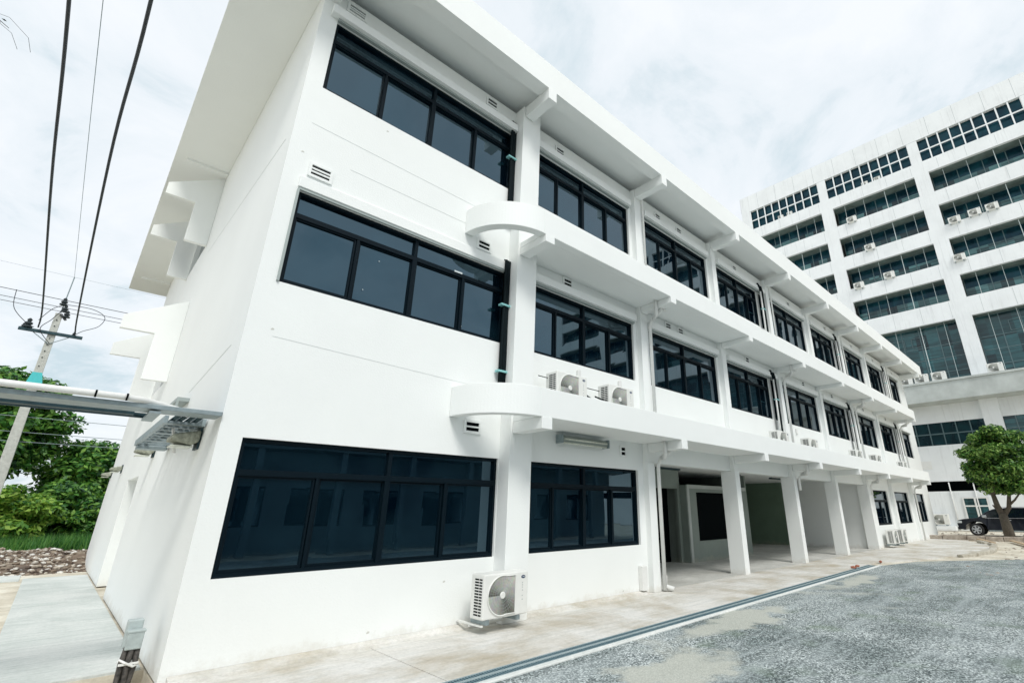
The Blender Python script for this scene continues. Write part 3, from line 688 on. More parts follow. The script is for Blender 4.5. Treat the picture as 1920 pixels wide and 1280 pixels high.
# ------------------------------------------------------------------ air conditioners
def make_ac():
    t = empty('air_conditioner')
    W, D, H = 0.80, 0.31, 0.60          # front faces -y, origin at the middle of the base
    c = MB().box(-W/2, W/2, -D/2, D/2, 0.03, H).build('casing', ACW, t, bevel=0.018)
    # recessed D-shaped fan guard
    cxg, czg, r_ = -0.075, 0.315, 0.255
    pts = [(cxg + r_*math.cos(a), czg + r_*math.sin(a)) for a in [R(100 + 160*i/20) for i in range(21)]]
    pts = [(cxg + r_*math.cos(a), czg + r_*math.sin(a)) for a in [R(75 + 210*i/26) for i in range(27)]]
    pts += [(cxg + 0.235, czg - r_ + 0.012), (cxg + 0.245, czg + r_ - 0.02)][0:1] + [(cxg + 0.235, czg + r_ - 0.012)]
    fg = MB().prism([(x - cxg, z - czg) for x, z in pts], 1, -0.004, 0.0)
    fo = fg.build('fan_grille', GRL, t, loc=(cxg, -D/2 - 0.0005, czg))
    # ring and wires
    rg = MB(); ring = [(x - cxg, -0.008, z - czg) for x, z in pts]; rg.tube(ring + [ring[0]], 0.010, 6)
    rg.build('rim', ACW, fo)
    wr = MB()
    for i in range(36):
        a = 2*math.pi*i/36; q = 0.245 if math.cos(a) < 0.86 else 0.232/ max(.5, math.cos(a))
        wr.tube([(0.05*math.cos(a), -0.010, 0.05*math.sin(a)), (min(q, .245)*math.cos(a), -0.009, min(q, .245)*math.sin(a))], 0.0014, 4)
    for q in (0.09, 0.13, 0.17, 0.21):
        wr.tube([(q*math.cos(a), -0.0105, q*math.sin(a)) for a in [2*math.pi*k/28 for k in range(29)]], 0.0013, 4)
    wr.build('guard_wire', HOODG, fo)
    MB().lathe((0, 0, 0), [(0.046, -0.004), (0.046, -0.016), (0.036, -0.022)], 20, 1).build('hub', ACW, fo, smooth=False)
    sv = MB()
    for i in range(13):
        z = 0.08 + i * 0.037
        sv.box(-W/2 - 0.0025, -W/2 - 0.0005, -0.115, -0.05, z, z + 0.019); sv.box(-W/2 - 0.0025, -W/2 - 0.0005, -0.035, 0.06, z, z + 0.019)
    sv.build('side_louvre', DARK, t)
    bd = MB().lathe((0.305, -D/2, 0.525), [(0.001, -0.006), (0.036, -0.006), (0.038, 0.0)], 20, 1)
    for i, v in enumerate(bd.v): bd.v[i] = (v[0], v[1], 0.525 + (v[2] - 0.525) * 0.55)
    bo = bd.build('badge', BADGE, t)
    MB().box(0.283, 0.327, -D/2 - 0.008, -D/2 - 0.0062, 0.521, 0.529).build('badge_lettering', LIGHT, bo)
    st = MB()
    for i, z in enumerate((0.44, 0.41, 0.38, 0.34, 0.27, 0.22)): st.box(0.288, 0.30 + 0.004*(i % 2), -D/2 - 0.002, -D/2 - 0.0006, z, z + 0.012)
    st.build('sticker', HOODG, t)
    for x_ in (-0.34, 0.20): MB().box(x_, x_ + 0.06, -D/2 + 0.0, D/2 + 0.05, -0.03, 0.03).build('mounting_foot', GALV, t)
    return t
proto = make_ac()
proto.location = (-0.50, 0.53, 0.15)
tag(proto, 'white air conditioner mounted low on the first column, close above the pavement', 'air conditioner', 'outdoor air conditioner units')
gb = MB().box(-0.88, -0.85, 0.42, 1.035, 0.095, 0.118).box(-0.88, -0.14, 0.70, 0.725, 0.07, 0.0945)
tag(gb.build('mounting_bracket', ACW), 'galvanised bracket under the low air conditioner by the first column', 'bracket')
def ac(loc, label, rz=0.0, s=1.0, group='outdoor air conditioner units'):
    o = copy_tree(proto); o.location = loc; o.rotation_euler.z = rz; o.scale = (s, s, s)
    tag(o, label, 'air conditioner', group); return o
for x, lb in ((0.92, 'white air conditioner on the middle ledge just right of the first column'),
              (2.36, 'white air conditioner on the middle ledge, right one of the near pair'),
              (10.35, 'white air conditioner on the middle ledge left of the fourth column beside black pipes'),
              (12.85, 'white air conditioner on the middle ledge just right of the fourth column'),
              (17.9, 'white air conditioner on the middle ledge below the second far pipe run'),
              (20.7, 'white air conditioner on the middle ledge right of the sixth column'),
              (25.4, 'farthest white air conditioner on the middle ledge')):
    ac((x, 0.60, 3.42 if x < 5 else 3.33), lb)
ac((21.35, 0.72, 0.13), 'white air conditioner on the pavement below the first small ground window at the far end')
ac((22.85, 0.72, 0.13), 'white air conditioner on the pavement, right one under the far ground windows')

# refrigerant pipe bundles
def bundle(x, z0, z1, label, y=0.93, white=1, knot=True, pr=0.028):
    t = empty('pipe_bundle', (x, y, z0))
    h = z1 - z0
    bl = MB()
    for i, dx in enumerate((-0.05, 0.0, 0.045) if pr < 0.03 else (-0.05, 0.03, 0.11)):
        pts = [(dx, 0.01*i, 0.0)] + [(dx + random.uniform(-.01, .01), 0.01*i, h * q) for q in (0.2, 0.45, 0.7, 0.93)]
        pts += [(dx - 0.05, 0.03, h), (dx - 0.16 - 0.05*i, 0.08, h + 0.02)] if knot else [(dx, 0.01*i, h)]
        bl.tube(pts, pr, 8)
    bl.build('insulated_pipe', BLACK, t, smooth=True)
    if white:
        MB().tube([(-0.11, -0.01, 0.0), (-0.11, -0.01, h * 0.9)], 0.032, 8).build('conduit', PVC, t, smooth=True)
        if white > 1: MB().tube([(0.10, -0.01, 0.0), (0.10, -0.01, h * 0.86)], 0.028, 8).build('conduit', PVC, t, smooth=True)
    for q in (0.12, 0.62):
        MB().box(-0.14, 0.10, -0.045, 0.055, h*q, h*q + 0.035).build('pipe_clip', CLIP, t)
    if knot:
        k = MB()
        for i in range(5):
            a0 = random.uniform(0, 6.28)
            k.tube([(0.13*math.cos(a0 + a) - 0.05, 0.03 + 0.03*math.sin(3*a), h - 0.02 + 0.10*math.sin(a0*0.5 + a)) for a in (0, .6, 1.2, 1.8, 2.6, 3.2)], 0.024, 6)
        k.build('pipe_coil', BLACK, t, smooth=True)
    return tag(t, label, 'pipes', 'air conditioning pipe bundles')
bundle(-0.325, 3.60, 6.15, 'black insulated pipes beside the first column, middle storey', 0.96, 0, False)
bundle(-0.325, 6.95, 9.55, 'black insulated pipes beside the first column, top storey', 0.98, 0, False)
for x, nm in ((11.30, 'fourth'), (19.30, 'sixth'), (27.30, 'eighth')):
    bundle(x, 3.55, 6.10, 'black and white pipe run left of the %s column, middle storey' % nm, 0.88, 1, True, 0.042)
    bundle(x, 6.95, 9.45, 'black and white pipe run left of the %s column, top storey' % nm, 0.88, 1, True, 0.040)
sk = MB().box(-1.40, -1.24, YW + 0.040, YW + 0.0445, 5.58, 5.61)
for (x, z) in ((-2.75, 5.50), (-2.72, 5.30), (-2.9, 4.75), (-1.15, 4.62)): sk.box(x, x + 0.014, YW + 0.092, YW + 0.0955, z, z + 0.012)
sk.build('window_sticker', LIGHT, B)
# short refrigerant lines between the near pair of condensers
ln = MB().tube([(1.34, 0.62, 3.95), (1.60, 0.75, 3.92), (1.95, 0.70, 3.90)], 0.008, 6).tube([(0.3, 0.72, 3.93), (0.52, 0.70, 3.92)], 0.008, 6)
ln.tube([(1.34, 0.55, 3.72), (1.6, 0.6, 3.66), (1.96, 0.62, 3.60)], 0.022, 8).tube([(1.6, 0.5, 3.70), (1.96, 0.52, 3.66)], 0.016, 8)
ln.tube([(0.22, 0.6, 3.66), (0.52, 0.58, 3.62)], 0.03, 8)
tag(ln.build('refrigerant_line', BLACK, smooth=True), 'thin black lines between the two near air conditioners on the middle ledge', 'pipes')

# tube light under the first ledge
tl = empty('tube_light', (1.72, 0.93, 2.88))
tag(tl, 'grey double tube light on the wall above the second ground window', 'light')
MB().prism([(0.0, 0.07), (0.10, 0.07), (0.10, -0.03), (-0.04, -0.06), (-0.06, 0.02)], 0, -0.65, 0.65).build('housing', mat('tube_light_housing', (0.36, 0.40, 0.37), 0.4, 0.3), tl)
tb = MB()
for dy, dz in ((-0.075, -0.005), (-0.055, -0.075)): tb.tube([(-0.6, dy, dz), (0.6, dy, dz)], 0.017, 10)
tb.build('tube', LAMPL, tl, smooth=True)
MB().box(-0.67, -0.651, -0.09, 0.10, -0.085, 0.08).box(0.651, 0.67, -0.09, 0.10, -0.085, 0.08).build('end_cap', GALV, tl)

# flood lamps on the end wall
def wall_lamp(y, z, s, label, ang=0.0):
    t = empty('wall_lamp', (X0, y, z)); t.scale = (s, s, s)
    # seen from below: a tapered cast housing reaching out and back along the wall, glass underneath
    MB().prism([(-0.02, 0.10), (-0.34, 0.02), (-0.36, -0.06), (-0.10, -0.12), (-0.02, -0.06)], 1, 0.0, 0.42).build('housing', LAMPG, t, bevel=0.03)
    MB().box(-0.33, -0.08, 0.04, 0.38, -0.145, -0.122).build('diffuser', LAMPL, t, bevel=0.01)
    MB().box(-0.03, -0.001, 0.06, 0.36, -0.16, 0.14).build('back_plate', DKST, t)
    return tag(t, label, 'lamp', 'old flood lamps on the end wall')
wall_lamp(2.0, 2.50, 0.9, 'dirty flood lamp on the end wall hanging under the cable ladder')
wall_lamp(6.6, 2.72, 0.85, 'dirty flood lamp on the end wall before the door recess')
wall_lamp(13.3, 2.75, 0.75, 'small dark lamp on the end wall past the door recess')
wall_lamp(17.0, 2.78, 0.75, 'farthest small lamp at the back corner of the end wall')

# cable bridge: white pipe, steel trunking and dark pipe arriving at the end wall, ladder tray along the wall
cb_ = empty('cable_bridge', (X0, 1.4, 2.68))
tag(cb_, 'overhead cable bridge of white pipe and grey trunking reaching the end wall', 'cable bridge')
MB().tube([(-6.0, -0.46, 0.045), (-0.95, -0.46, 0.045), (-0.72, -0.40, 0.04), (-0.42, -0.16, 0.02), (-0.28, 0.0, 0.0)], 0.034, 12).build('white_pipe', PVC, cb_, smooth=True)
jb_ = MB()
for x in (-1.12, -0.88): jb_.tube([(x, -0.46, 0.045), (x + 0.016, -0.46, 0.045)], 0.038, 12)
jb_.build('coupling_ring', DARK, cb_)
MB().prism([(-0.41, 0.008), (-0.41, -0.04), (0.0, -0.03), (0.0, 0.008)], 0, -6.0, -0.01).build('trunking', GALV, cb_, bevel=0.004)
MB().box(-6.0, -0.75, 0.08, 0.17, -0.05, 0.0).build('trunking', DKST, cb_)
MB().tube([(-6.0, 0.25, -0.03), (-0.55, 0.25, -0.03)], 0.03, 10).build('dark_pipe', DKST, cb_, smooth=True)
for xs_ in (-2.3, -0.66): MB().box(xs_, xs_ + 0.1, -0.42, 0.30, -0.085, -0.062).build('cross_strut', GALV, cb_)
ps = MB().box(-5.95, -5.85, -0.1, 0.0, -2.74, -0.035)
ps.build('support_post', GALV, cb_)
lt = empty('cable_ladder', (X0, 1.86, 2.66))
tag(lt, 'galvanised cable ladder tray running along the end wall beneath the bridge', 'cable tray')
MB().box(-0.44, -0.40, 0, 3.2, -0.04, 0.05).box(-0.06, -0.02, 0, 3.2, -0.04, 0.05).build('side_rail', GALV, lt)
for i in range(9): MB().box(-0.399, -0.061, 0.05 + 0.36*i, 0.12 + 0.36*i + (0.08 if i % 3 == 0 else 0), -0.035, 0.0).build('rung', GALV, lt)
cbl = MB()
for i, x in enumerate((-0.33, -0.26, -0.19, -0.12)):
    cbl.tube([(x, -0.5, 0.03), (x + random.uniform(-.02, .02), 0.8, 0.03), (x + random.uniform(-.03, .03), 1.9, 0.03), (x, 2.9 - 0.4*i, 0.03)], 0.026, 8)
cbl.build('cable', DKST, lt, smooth=True)
MB().tube([(-0.3, 0.3, -0.06), (-0.26, 0.4, -0.16), (-0.2, 0.5, -0.34)], 0.018, 8).build('white_cable', PVC, lt, smooth=True)
MB().box(-0.42, -0.03, 2.9, 3.16, -0.10, -0.041).build('junction_box', GALV, lt, bevel=0.01)
# slanted stay and its bracket on the wall
sy = MB().box(X0 - 0.16, X0 - 0.002, 4.0, 4.85, 3.26, 3.32).box(X0 - 0.16, X0 - 0.13, 4.0, 4.04, 3.05, 3.259)
tag(sy.build('conduit_bracket', HOODG), 'thin grey conduit bracket on the end wall above the bridge', 'bracket')

# electric box with armoured cables at the corner
eb = empty('electric_box', (X0 - 0.02, 1.5, 0.0))
tag(eb, 'pale grey electric boxes on strapped dark cables at the near corner of the end wall', 'electric box')
PG = mat('pale_grey_plastic', (0.46, 0.53, 0.53), 0.45, noise=(12, 0.25, None))
MB().box(-0.265, -0.135, 0.05, 0.17, 0.27, 0.53).build('box', PG, eb, bevel=0.012)
MB().box(-0.255, -0.12, -0.06, 0.045, 0.27, 0.435).build('box', PG, eb, bevel=0.012)
MB().box(-0.262, -0.113, -0.066, 0.05, 0.425, 0.447).build('box_lid', PG, eb, bevel=0.006)
cv = MB()
for i, (x, y) in enumerate(((-0.235, -0.02), (-0.19, -0.03), (-0.145, -0.02), (-0.215, 0.09), (-0.16, 0.10))):
    cv.tube([(x, y, 0.30), (x + random.uniform(-.015, .015), y, 0.15), (x + random.uniform(-.02, .02), y - 0.02, -0.1), (x + 0.02*i - .03, y - 0.03, -0.5)], 0.024, 8)
cv.build('cable', mat('dusty_black_cable', (0.02, 0.02, 0.02), 0.7, noise=(30, 0.5, (0.10, 0.09, 0.08))), eb, smooth=True)
MB().box(-0.27, -0.11, -0.06, 0.13, 0.135, 0.155).build('cable_strap', PVC, eb, bevel=0.004)
MB().tube([(-0.27, -0.03, 0.19), (-0.22, -0.065, 0.16), (-0.15, -0.065, 0.12), (-0.11, -0.03, 0.13)], 0.011, 6).build('cable_strap', PVC, eb)

# ------------------------------------------------------------------ utility pole and cables
up = empty('utility_pole', (-7.2, 26.0, 0.0)); 
tag(up, 'pale concrete utility pole with turquoise band and dark crossarm', 'utility pole')
ply = MB()
def sq(x, y, z, a, b): return [(x-a, y-b, z), (x+a, y-b, z), (x+a, y+b, z), (x-a, y+b, z)]
v0 = sq(0.0, 0, -0.3, 0.20, 0.15); v1 = sq(-0.16, 0, 10.25, 0.12, 0.09)
ply.add(v0 + v1, [(0,1,2,3), (7,6,5,4), (0,1,5,4), (1,2,6,5), (2,3,7,6), (3,0,4,7)])
ply.build('pole', CONC, up, bevel=0.01)
for z in (9.9, 9.6, 9.0, 8.7, 8.4, 8.1, 7.7): MB().box(-0.17 - 0.015, -0.14, -0.14, -0.085, z, z + 0.03).build('bolt', ISO, up)
z0, z1 = 6.70, 7.42
tb_ = MB(); va = sq(-0.10, 0, z0, 0.30, 0.17); vb = sq(-0.125, 0, z1, 0.152, 0.13)
tb_.add(va + vb, [(0,1,2,3), (7,6,5,4), (0,1,5,4), (1,2,6,5), (2,3,7,6), (3,0,4,7)]); tb_.build('painted_band', TEAL, up)
MB().box(-1.20, 0.86, -0.20, -0.10, 9.18, 9.32).build('crossarm', DKST, up, bevel=0.01)
MB().tube([(-0.75, -0.13, 9.20), (-0.15, -0.13, 8.75)], 0.018, 6).tube([(0.45, -0.13, 9.20), (-0.13, -0.13, 8.75)], 0.018, 6).build('brace', WIREG, up)
def insul(x, y, z, s=1.0):
    return MB().lathe((x, y, z), [(0.03*s, 0), (0.11*s, 0.02*s), (0.11*s, 0.06*s), (0.05*s, 0.08*s), (0.09*s, 0.12*s), (0.09*s, 0.16*s), (0.04*s, 0.2*s), (0.06*s, 0.25*s), (0.02*s, 0.3*s)], 12)
insul(-0.95, -0.15, 9.32, 1.5).build('insulator', ISO, up); insul(-0.13, -0.15, 10.62, 1.3).build('insulator', ISO, up)
insul(0.10, -0.2, 10.05, 1.2).build('insulator', ISO, up); insul(-0.02, -0.18, 10.3, 1.2).build('insulator', ISO, up)
insul(0.55, -0.15, 9.30, 0.7).build('insulator', ISO, up); insul(-1.08, -0.15, 9.30, 0.7).build('insulator', ISO, up)
MB().tube([(-0.1, -0.14, 10.2), (0.12, -0.2, 9.95)], 0.05, 8).build('insulator_arm', ISO, up)
MB().tube([(-0.13, 0, 10.3), (-0.13, 0.0, 12.15)], 0.022, 8).build('lightning_rod', WIREG, up)
def cable(pts, r_, m, label, n=24, sag=0.0, name='power_cable', group='overhead cables'):
    P = [Vector(p) for p in pts]; out_ = []
    if len(P) == 2:
        for i in range(n+1):
            q = i/n; v = P[0].lerp(P[1], q); v.z -= sag*4*q*(1-q); out_.append(v)
    else:
        for i in range(len(P)-1):
            p0, p1, p2, p3 = P[max(i-1, 0)], P[i], P[i+1], P[min(i+2, len(P)-1)]
            for j in range(8):
                t_ = j/8; out_.append(0.5*((2*p1) + (p2-p0)*t_ + (2*p0-5*p1+4*p2-p3)*t_*t_ + (3*p1-p0-3*p2+p3)*t_**3))
        out_.append(P[-1])
    o = MB().tube(out_, r_, 6).build(name, m, smooth=True)
    return tag(o, label, 'cable', group)
cable([(-7.83, 25.84, 9.42), (-7.66, 22.3, 9.40), (-7.40, 10.4, 9.36), (-7.23, 4.2, 9.42), (-7.1, -6.0, 9.75)], 0.028, WIRE, 'thick black cable from the left of the crossarm crossing the sky overhead')
cable([(-6.62, 25.84, 9.38), (-6.62, 22.3, 9.38), (-6.45, 8.6, 9.38), (-6.28, 2.9, 9.40), (-6.2, -6, 9.7)], 0.028, WIRE, 'thick black cable from the right of the crossarm crossing the sky overhead')
cable([(-7.33, 26.0, 12.12), (-7.1, 5.1, 10.9), (-7.0, -6, 11.0)], 0.007, WIREG, 'thin pale wire from the pole rod crossing the sky between the black cables')
for z, r_, nm in ((10.92, 0.014, 'uppermost'), (10.56, 0.012, 'middle'), (10.36, 0.012, 'lowest')):
    cable([(-40, 26.0, z + 0.6), (-7.35, 25.85, z - 0.03), (40, 26.0, z - 0.2)], r_, WIRE, '%s of the three dark wires passing the pole top' % nm)
cable([(-40, 26.0, 12.4), (-7.33, 26, 12.14), (40, 26, 12.2)], 0.005, WIREG, 'hair-thin wire at the tip of the pole rod')
for z, nm in ((6.05, 'highest'), (5.5, 'second highest'), (4.85, 'second lowest'), (4.45, 'lowest')):
    cable([(-40, 26.1, z + 0.5), (-7.3, 26.2, z), (40, 26.0, z - 0.25)], 0.014, WIREG, '%s of the grey service wires low on the utility pole' % nm)
cable([(-8.9, 25.9, 10.95), (-8.75, 25.8, 10.1), (-8.2, 25.8, 9.5), (-7.95, 25.84, 9.4)], 0.014, WIRE, 'curved jumper wire at the left end of the crossarm')
cable([(-7.9, 25.85, 9.75), (-7.6, 25.85, 10.4), (-7.25, 25.85, 10.62), (-7.5, 25.8, 9.9), (-7.75, 25.8, 9.35), (-7.3, 25.8, 8.75)], 0.014, WIRE, 'looping jumper wire hanging left of the pole')
cable([(-7.2, 25.85, 10.7), (-6.35, 25.85, 10.72), (-5.85, 25.85, 10.45), (-5.95, 25.85, 9.95), (-6.4, 25.85, 9.6), (-6.6, 25.85, 9.38)], 0.014, WIRE, 'looping jumper wire at the right end of the crossarm')

# ------------------------------------------------------------------ office tower
T = empty('office_tower', (45.0, 0.0, 0.0))
tag(T, 'tall white office tower with long bands of teal windows and stained ledges', 'building')
YL, YR = 15.6, -46.0                       # left corner and right end (local y)
DEP = 1.35                                 # depth of the window recesses
piers = [(15.6, 14.75)] + [(6.95 - 8.52*k, 5.80 - 8.52*k) for k in range(7)]
openy = [(piers[i+1][0], piers[i][1]) for i in range(len(piers)-1)]
rows = [(29.15, 31.35), (25.55, 27.70), (22.0, 24.15), (18.5, 20.62), (11.45, 16.85)]
gridz = (32.62, 35.10)
hs = [(a, b, *z) for z in rows for a, b in openy]
gy = [(a + 0.25, b + 0.12) if i else (a + 0.1, b - 0.15) for i, (a, b) in enumerate(openy)]
gy = [(-1.65 + 8.52 - 8.52*i + 0.0, 14.6 - 8.52*i) for i in range(6)]
gy = [(6.82 - 8.5*i, 14.55 - 8.5*i) for i in range(6)]
fw = MB(); wall_sheet(fw, 0, 0.0, 0.30, YR, YL, 11.40, 37.30, hs + [(a, b, *gridz) for a, b in gy])
weld(fw.build('facade', TWHITE, T))
# panel joints on the top band and spandrels
pj_ = MB()
y = 15.6
while y > YR:
    pj_.box(-0.004, -0.0005, y - 0.012, y + 0.012, 35.2, 37.28)
    for (za, zb) in ((31.45, 32.55), (27.8, 29.05), (24.25, 25.45), (20.7, 21.9), (16.95, 18.4)): pj_.box(-0.004, -0.0005, y - 0.010, y + 0.010, za, zb)
    y -= 2.13
pj_.box(-0.004, -0.0005, YR, 14.6, 35.10, 35.13)
pj_.build('panel_joint', mat('panel_joint_grey', (0.42, 0.46, 0.47), 0.8), T)
MB().box(0.3, 14.0, YL - 0.3, YL, 0, 37.3).build('side_wall', TWHITE, T)
MB().box(0.302, 14.0, YR, YL - 0.302, 37.0, 37.25).build('roof', TGREY, T)
MB().box(0.302, 14.0, YR, YR + 0.3, 0, 36.99).build('side_wall', TWHITE, T)
MB().box(14.0, 14.3, YR, YL, 0, 37.3).build('back_wall', TWHITE, T)
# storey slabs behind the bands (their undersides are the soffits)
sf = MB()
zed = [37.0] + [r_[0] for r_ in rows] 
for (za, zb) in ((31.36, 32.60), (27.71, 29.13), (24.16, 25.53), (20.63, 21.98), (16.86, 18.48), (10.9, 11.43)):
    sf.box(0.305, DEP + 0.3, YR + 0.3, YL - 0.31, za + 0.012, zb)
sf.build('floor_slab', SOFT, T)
# glazing per opening
for ri, z in enumerate(rows):
    for i, (a, b) in enumerate(openy):
        W = b - a; big = z[1] - z[0] > 3
        x = DEP + (0.0 if not big else -0.45)
        fr = MB(); n = 4 if not big else 5
        fr.box(x, x + 0.08, a, b, z[0], z[0] + 0.07); fr.box(x, x + 0.08, a, b, z[1] - 0.07, z[1])
        for k in range(n+1):
            yy = a + W*k/n + (random.uniform(-.2, .2) if 0 < k < n else 0)
            yy = min(max(yy, a + 0.04), b - 0.04); fr.box(x - 0.01, x + 0.08, yy - 0.035, yy + 0.035, z[0] + 0.07, z[1] - 0.07)
        if big:
            for q in (0.22, 0.45, 0.66): fr.box(x, x + 0.07, a + 0.02, b - 0.02, z[0] + (z[1]-z[0])*q - 0.03, z[0] + (z[1]-z[0])*q + 0.03)
            if i < 3:
                for (ya, yb2) in ((0.35, 0.49), (0.56, 0.72)):
                    p, q = a + W*ya, a + W*yb2; zz = z[0] + 3.7
                    fr.box(x - 0.05, x, p, q, zz, zz + 0.05).box(x - 0.05, x, p, q, zz + 0.85, zz + 0.9).box(x - 0.05, x, p, p + 0.05, zz + 0.05, zz + 0.85).box(x - 0.05, x, q - 0.05, q, zz + 0.05, zz + 0.85)
        o = fr.build('window', mat('teal_aluminium', (0.10, 0.16, 0.17), 0.4, 0.3) if 'teal_aluminium' not in bpy.data.materials else bpy.data.materials['teal_aluminium'], T)
        zm = z[0] + (z[1]-z[0])*0.55
        if big: MB().box(x + 0.03, x + 0.05, a, b, z[0], z[1]).build('pane', TGF, o)
        else:
            MB().box(x + 0.03, x + 0.05, a, b, zm, z[1]).build('upper_pane', TGD, o)
            MB().box(x + 0.031, x + 0.052, a, b, z[0], zm).build('lower_pane', TCUR, o)
        # reveals
    # thin pale tie rods in front of the glazing
for (za, zb) in rows:
    for a, b in openy[:4]:
        for q in (0.12, 0.36, 0.62, 0.86): MB().tube([(0.42, a + (b-a)*q, za), (0.42, a + (b-a)*q, zb)], 0.028 if q in (0.36,) else 0.016, 6).build('tie_rod', bpy.data.materials.get('pale_steel_rod') or mat('pale_steel_rod', (0.62, 0.70, 0.70), 0.5), T)
# top grid windows, nine lights by two
for a, b in gy:
    fr = MB(); W = b - a; z0, z1 = gridz; zm = z0 + (z1-z0)*0.47
    for k in range(10): yy = a + W*k/9; fr.box(0.02, 0.09, yy - 0.055, yy + 0.055, z0, z1)
    fr.box(0.024, 0.09, a, b, zm - 0.06, zm + 0.06); fr.box(0.022, 0.09, a, b, z0, z0 + 0.06)
    o = fr.build('window', TWHITE, T)
    MB().box(0.34, 0.36, a - 0.2, b + 0.2, z0 - 0.2, z1 + 0.2).build('pane', TGD, o)
# lower part: grey concrete band, shaded recess with dark strip windows, white wall, parking slit
MB().box(-1.9, 0.3, YR, 4.6, 9.80, 11.399).build('canopy_band', TGREY, T, bevel=0.03)
MB().box(-2.0, -1.9, YR, 4.7, 11.30, 11.46).build('canopy_coping', TGREY, T)
MB().box(0.02, 0.3, YR, YL, 8.35, 9.799).build('lower_wall', TWHITE, T)
MB().box(-0.2, 0.3, YR, YL, 3.68, 6.50).build('lower_wall', TWHITE, T)
MB().box(-0.2, 0.3, YR, YL, 0.0, 2.92).build('base_wall', TWHITE, T)
for i, (a, b) in enumerate([(-1.55 - 8.52*k + 0.0, 6.0 - 8.52*k) for k in range(5)]):
    fr = MB(); W = b - a
    for k in range(9): yy = a + W*k/8; fr.box(0.04, 0.12, yy - 0.035, yy + 0.035, 6.52, 8.34)
    fr.box(0.045, 0.12, a, b, 7.40, 7.48)
    o = fr.build('window', bpy.data.materials['teal_aluminium'], T)
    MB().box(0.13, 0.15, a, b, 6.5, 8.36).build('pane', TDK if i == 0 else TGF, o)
for k in range(6):
    yy = 6.95 - 8.52*k; MB().box(-0.35, 0.019, yy - 1.15, yy, 6.505, 9.798).build('pier', TWHITE, T)
MB().box(0.9, 0.95, YR, YL, 2.9, 3.7).build('parking_slit', DARK, T)
MB().box(-1.0, -0.21, 1.9, 5.6, 0.0, 0.34).build('equipment_plinth', TWHITE, T)
# small window with white frame in the base wall
wf = MB(); a, b, z0, z1 = -0.45, 1.15, 0.55, 2.45
for (p, q) in ((a, a + 0.1), (b - 0.1, b), (0.30, 0.42)): wf.box(-0.30, -0.21, p, q, z0, z1)
wf.box(-0.298, -0.21, a + 0.1, 0.30, z0, z0 + 0.1).box(-0.298, -0.21, 0.42, b - 0.1, z0, z0 + 0.1).box(-0.298, -0.21, a + 0.1, 0.30, z1 - 0.1, z1).box(-0.298, -0.21, 0.42, b - 0.1, z1 - 0.1, z1)
wf.box(-0.298, -0.21, a + 0.1, 0.30, 1.75, 1.85).box(-0.298, -0.21, 0.42, b - 0.1, 1.75, 1.85)
wo = wf.build('window', PVC, T)
MB().box(-0.24, -0.205, a, b, z0, z1).build('pane', TGF, wo)
MB().box(-0.225, -0.201, 2.6, 4.0, 4.65, 5.3).build('wall_panel', PVC, T)
pv = MB()
for yy in (3.9, 1.75, 0.2): pv.tube([(-0.27, yy, 0.0), (-0.27, yy, 3.6)], 0.045, 8)
pv.build('drain_pipe', PVC, T, smooth=True)
# condensers on the tower
RZ = R(-90)
tac = [(9.1, 30.30, 'on the fifth-floor ledge near the tower left corner') ]
spots = [(4.30, 28.95, 'white air conditioner on the tower fascia under the second topmost window band'),
 (3.3, 25.35, 'white air conditioner half hidden behind the middle bay ledge of the tower'),
 (8.6, 25.15 - 3.1 - 0.0, 'white air conditioner on the tower left bay, just above the white roof edge'),
 (4.95, 21.75, 'white air conditioner beside the first full pier, fourth tower window band'),
 (2.30, 21.95, 'white air conditioner hanging mid bay on the fourth tower window band'),
 (-3.5, 25.35, 'leftmost of three white air conditioners in a row on the tower'),
 (-4.95, 25.45, 'middle of three white air conditioners in a row on the tower'),
 (-6.15, 25.45, 'rightmost of three white air conditioners in a row on the tower'),
 (-3.05, 21.75, 'white air conditioner at the left end of the right tower bay, fourth window band')]
for y, z, lb in spots: ac((45.0 - 0.05, y, z), lb, RZ, 1.1, 'air conditioners on the office tower')
for y, lb in ((1.62, 'left of the two full air conditioners on the grey canopy by the white roof tip'), (0.40, 'right of the two full air conditioners on the grey canopy by the white roof tip'),
              (2.75, 'white air conditioner on the grey canopy partly hidden by the white roof tip'), (-3.25, 'white air conditioner on the grey canopy right of the tower pier')):
    ac((43.55, y, 11.46), lb, RZ, 1.25, 'air conditioners on the office tower')
for y, z, lb in ((11.2, 32.7, 'left air conditioner inside the left grid window at the tower top'), (10.2, 32.7, 'right air conditioner inside the left grid window at the tower top'),
              (2.5, 32.65, 'left air conditioner inside the middle grid window at the tower top'), (1.35, 32.65, 'right air conditioner inside the middle grid window at the tower top')):
    ac((45.21, y, z - 0.02), lb, RZ, 0.72, 'air conditioners on the office tower')
ac((44.25, 2.75, 0.40), 'left white air conditioner on the plinth at the tower foot beside the car', RZ, 1.35, 'air conditioners at the tower foot')
ac((44.25, 4.7, 0.40), 'left dusty air conditioner at the tower foot near the white building corner', RZ, 1.35, 'air conditioners at the tower foot')

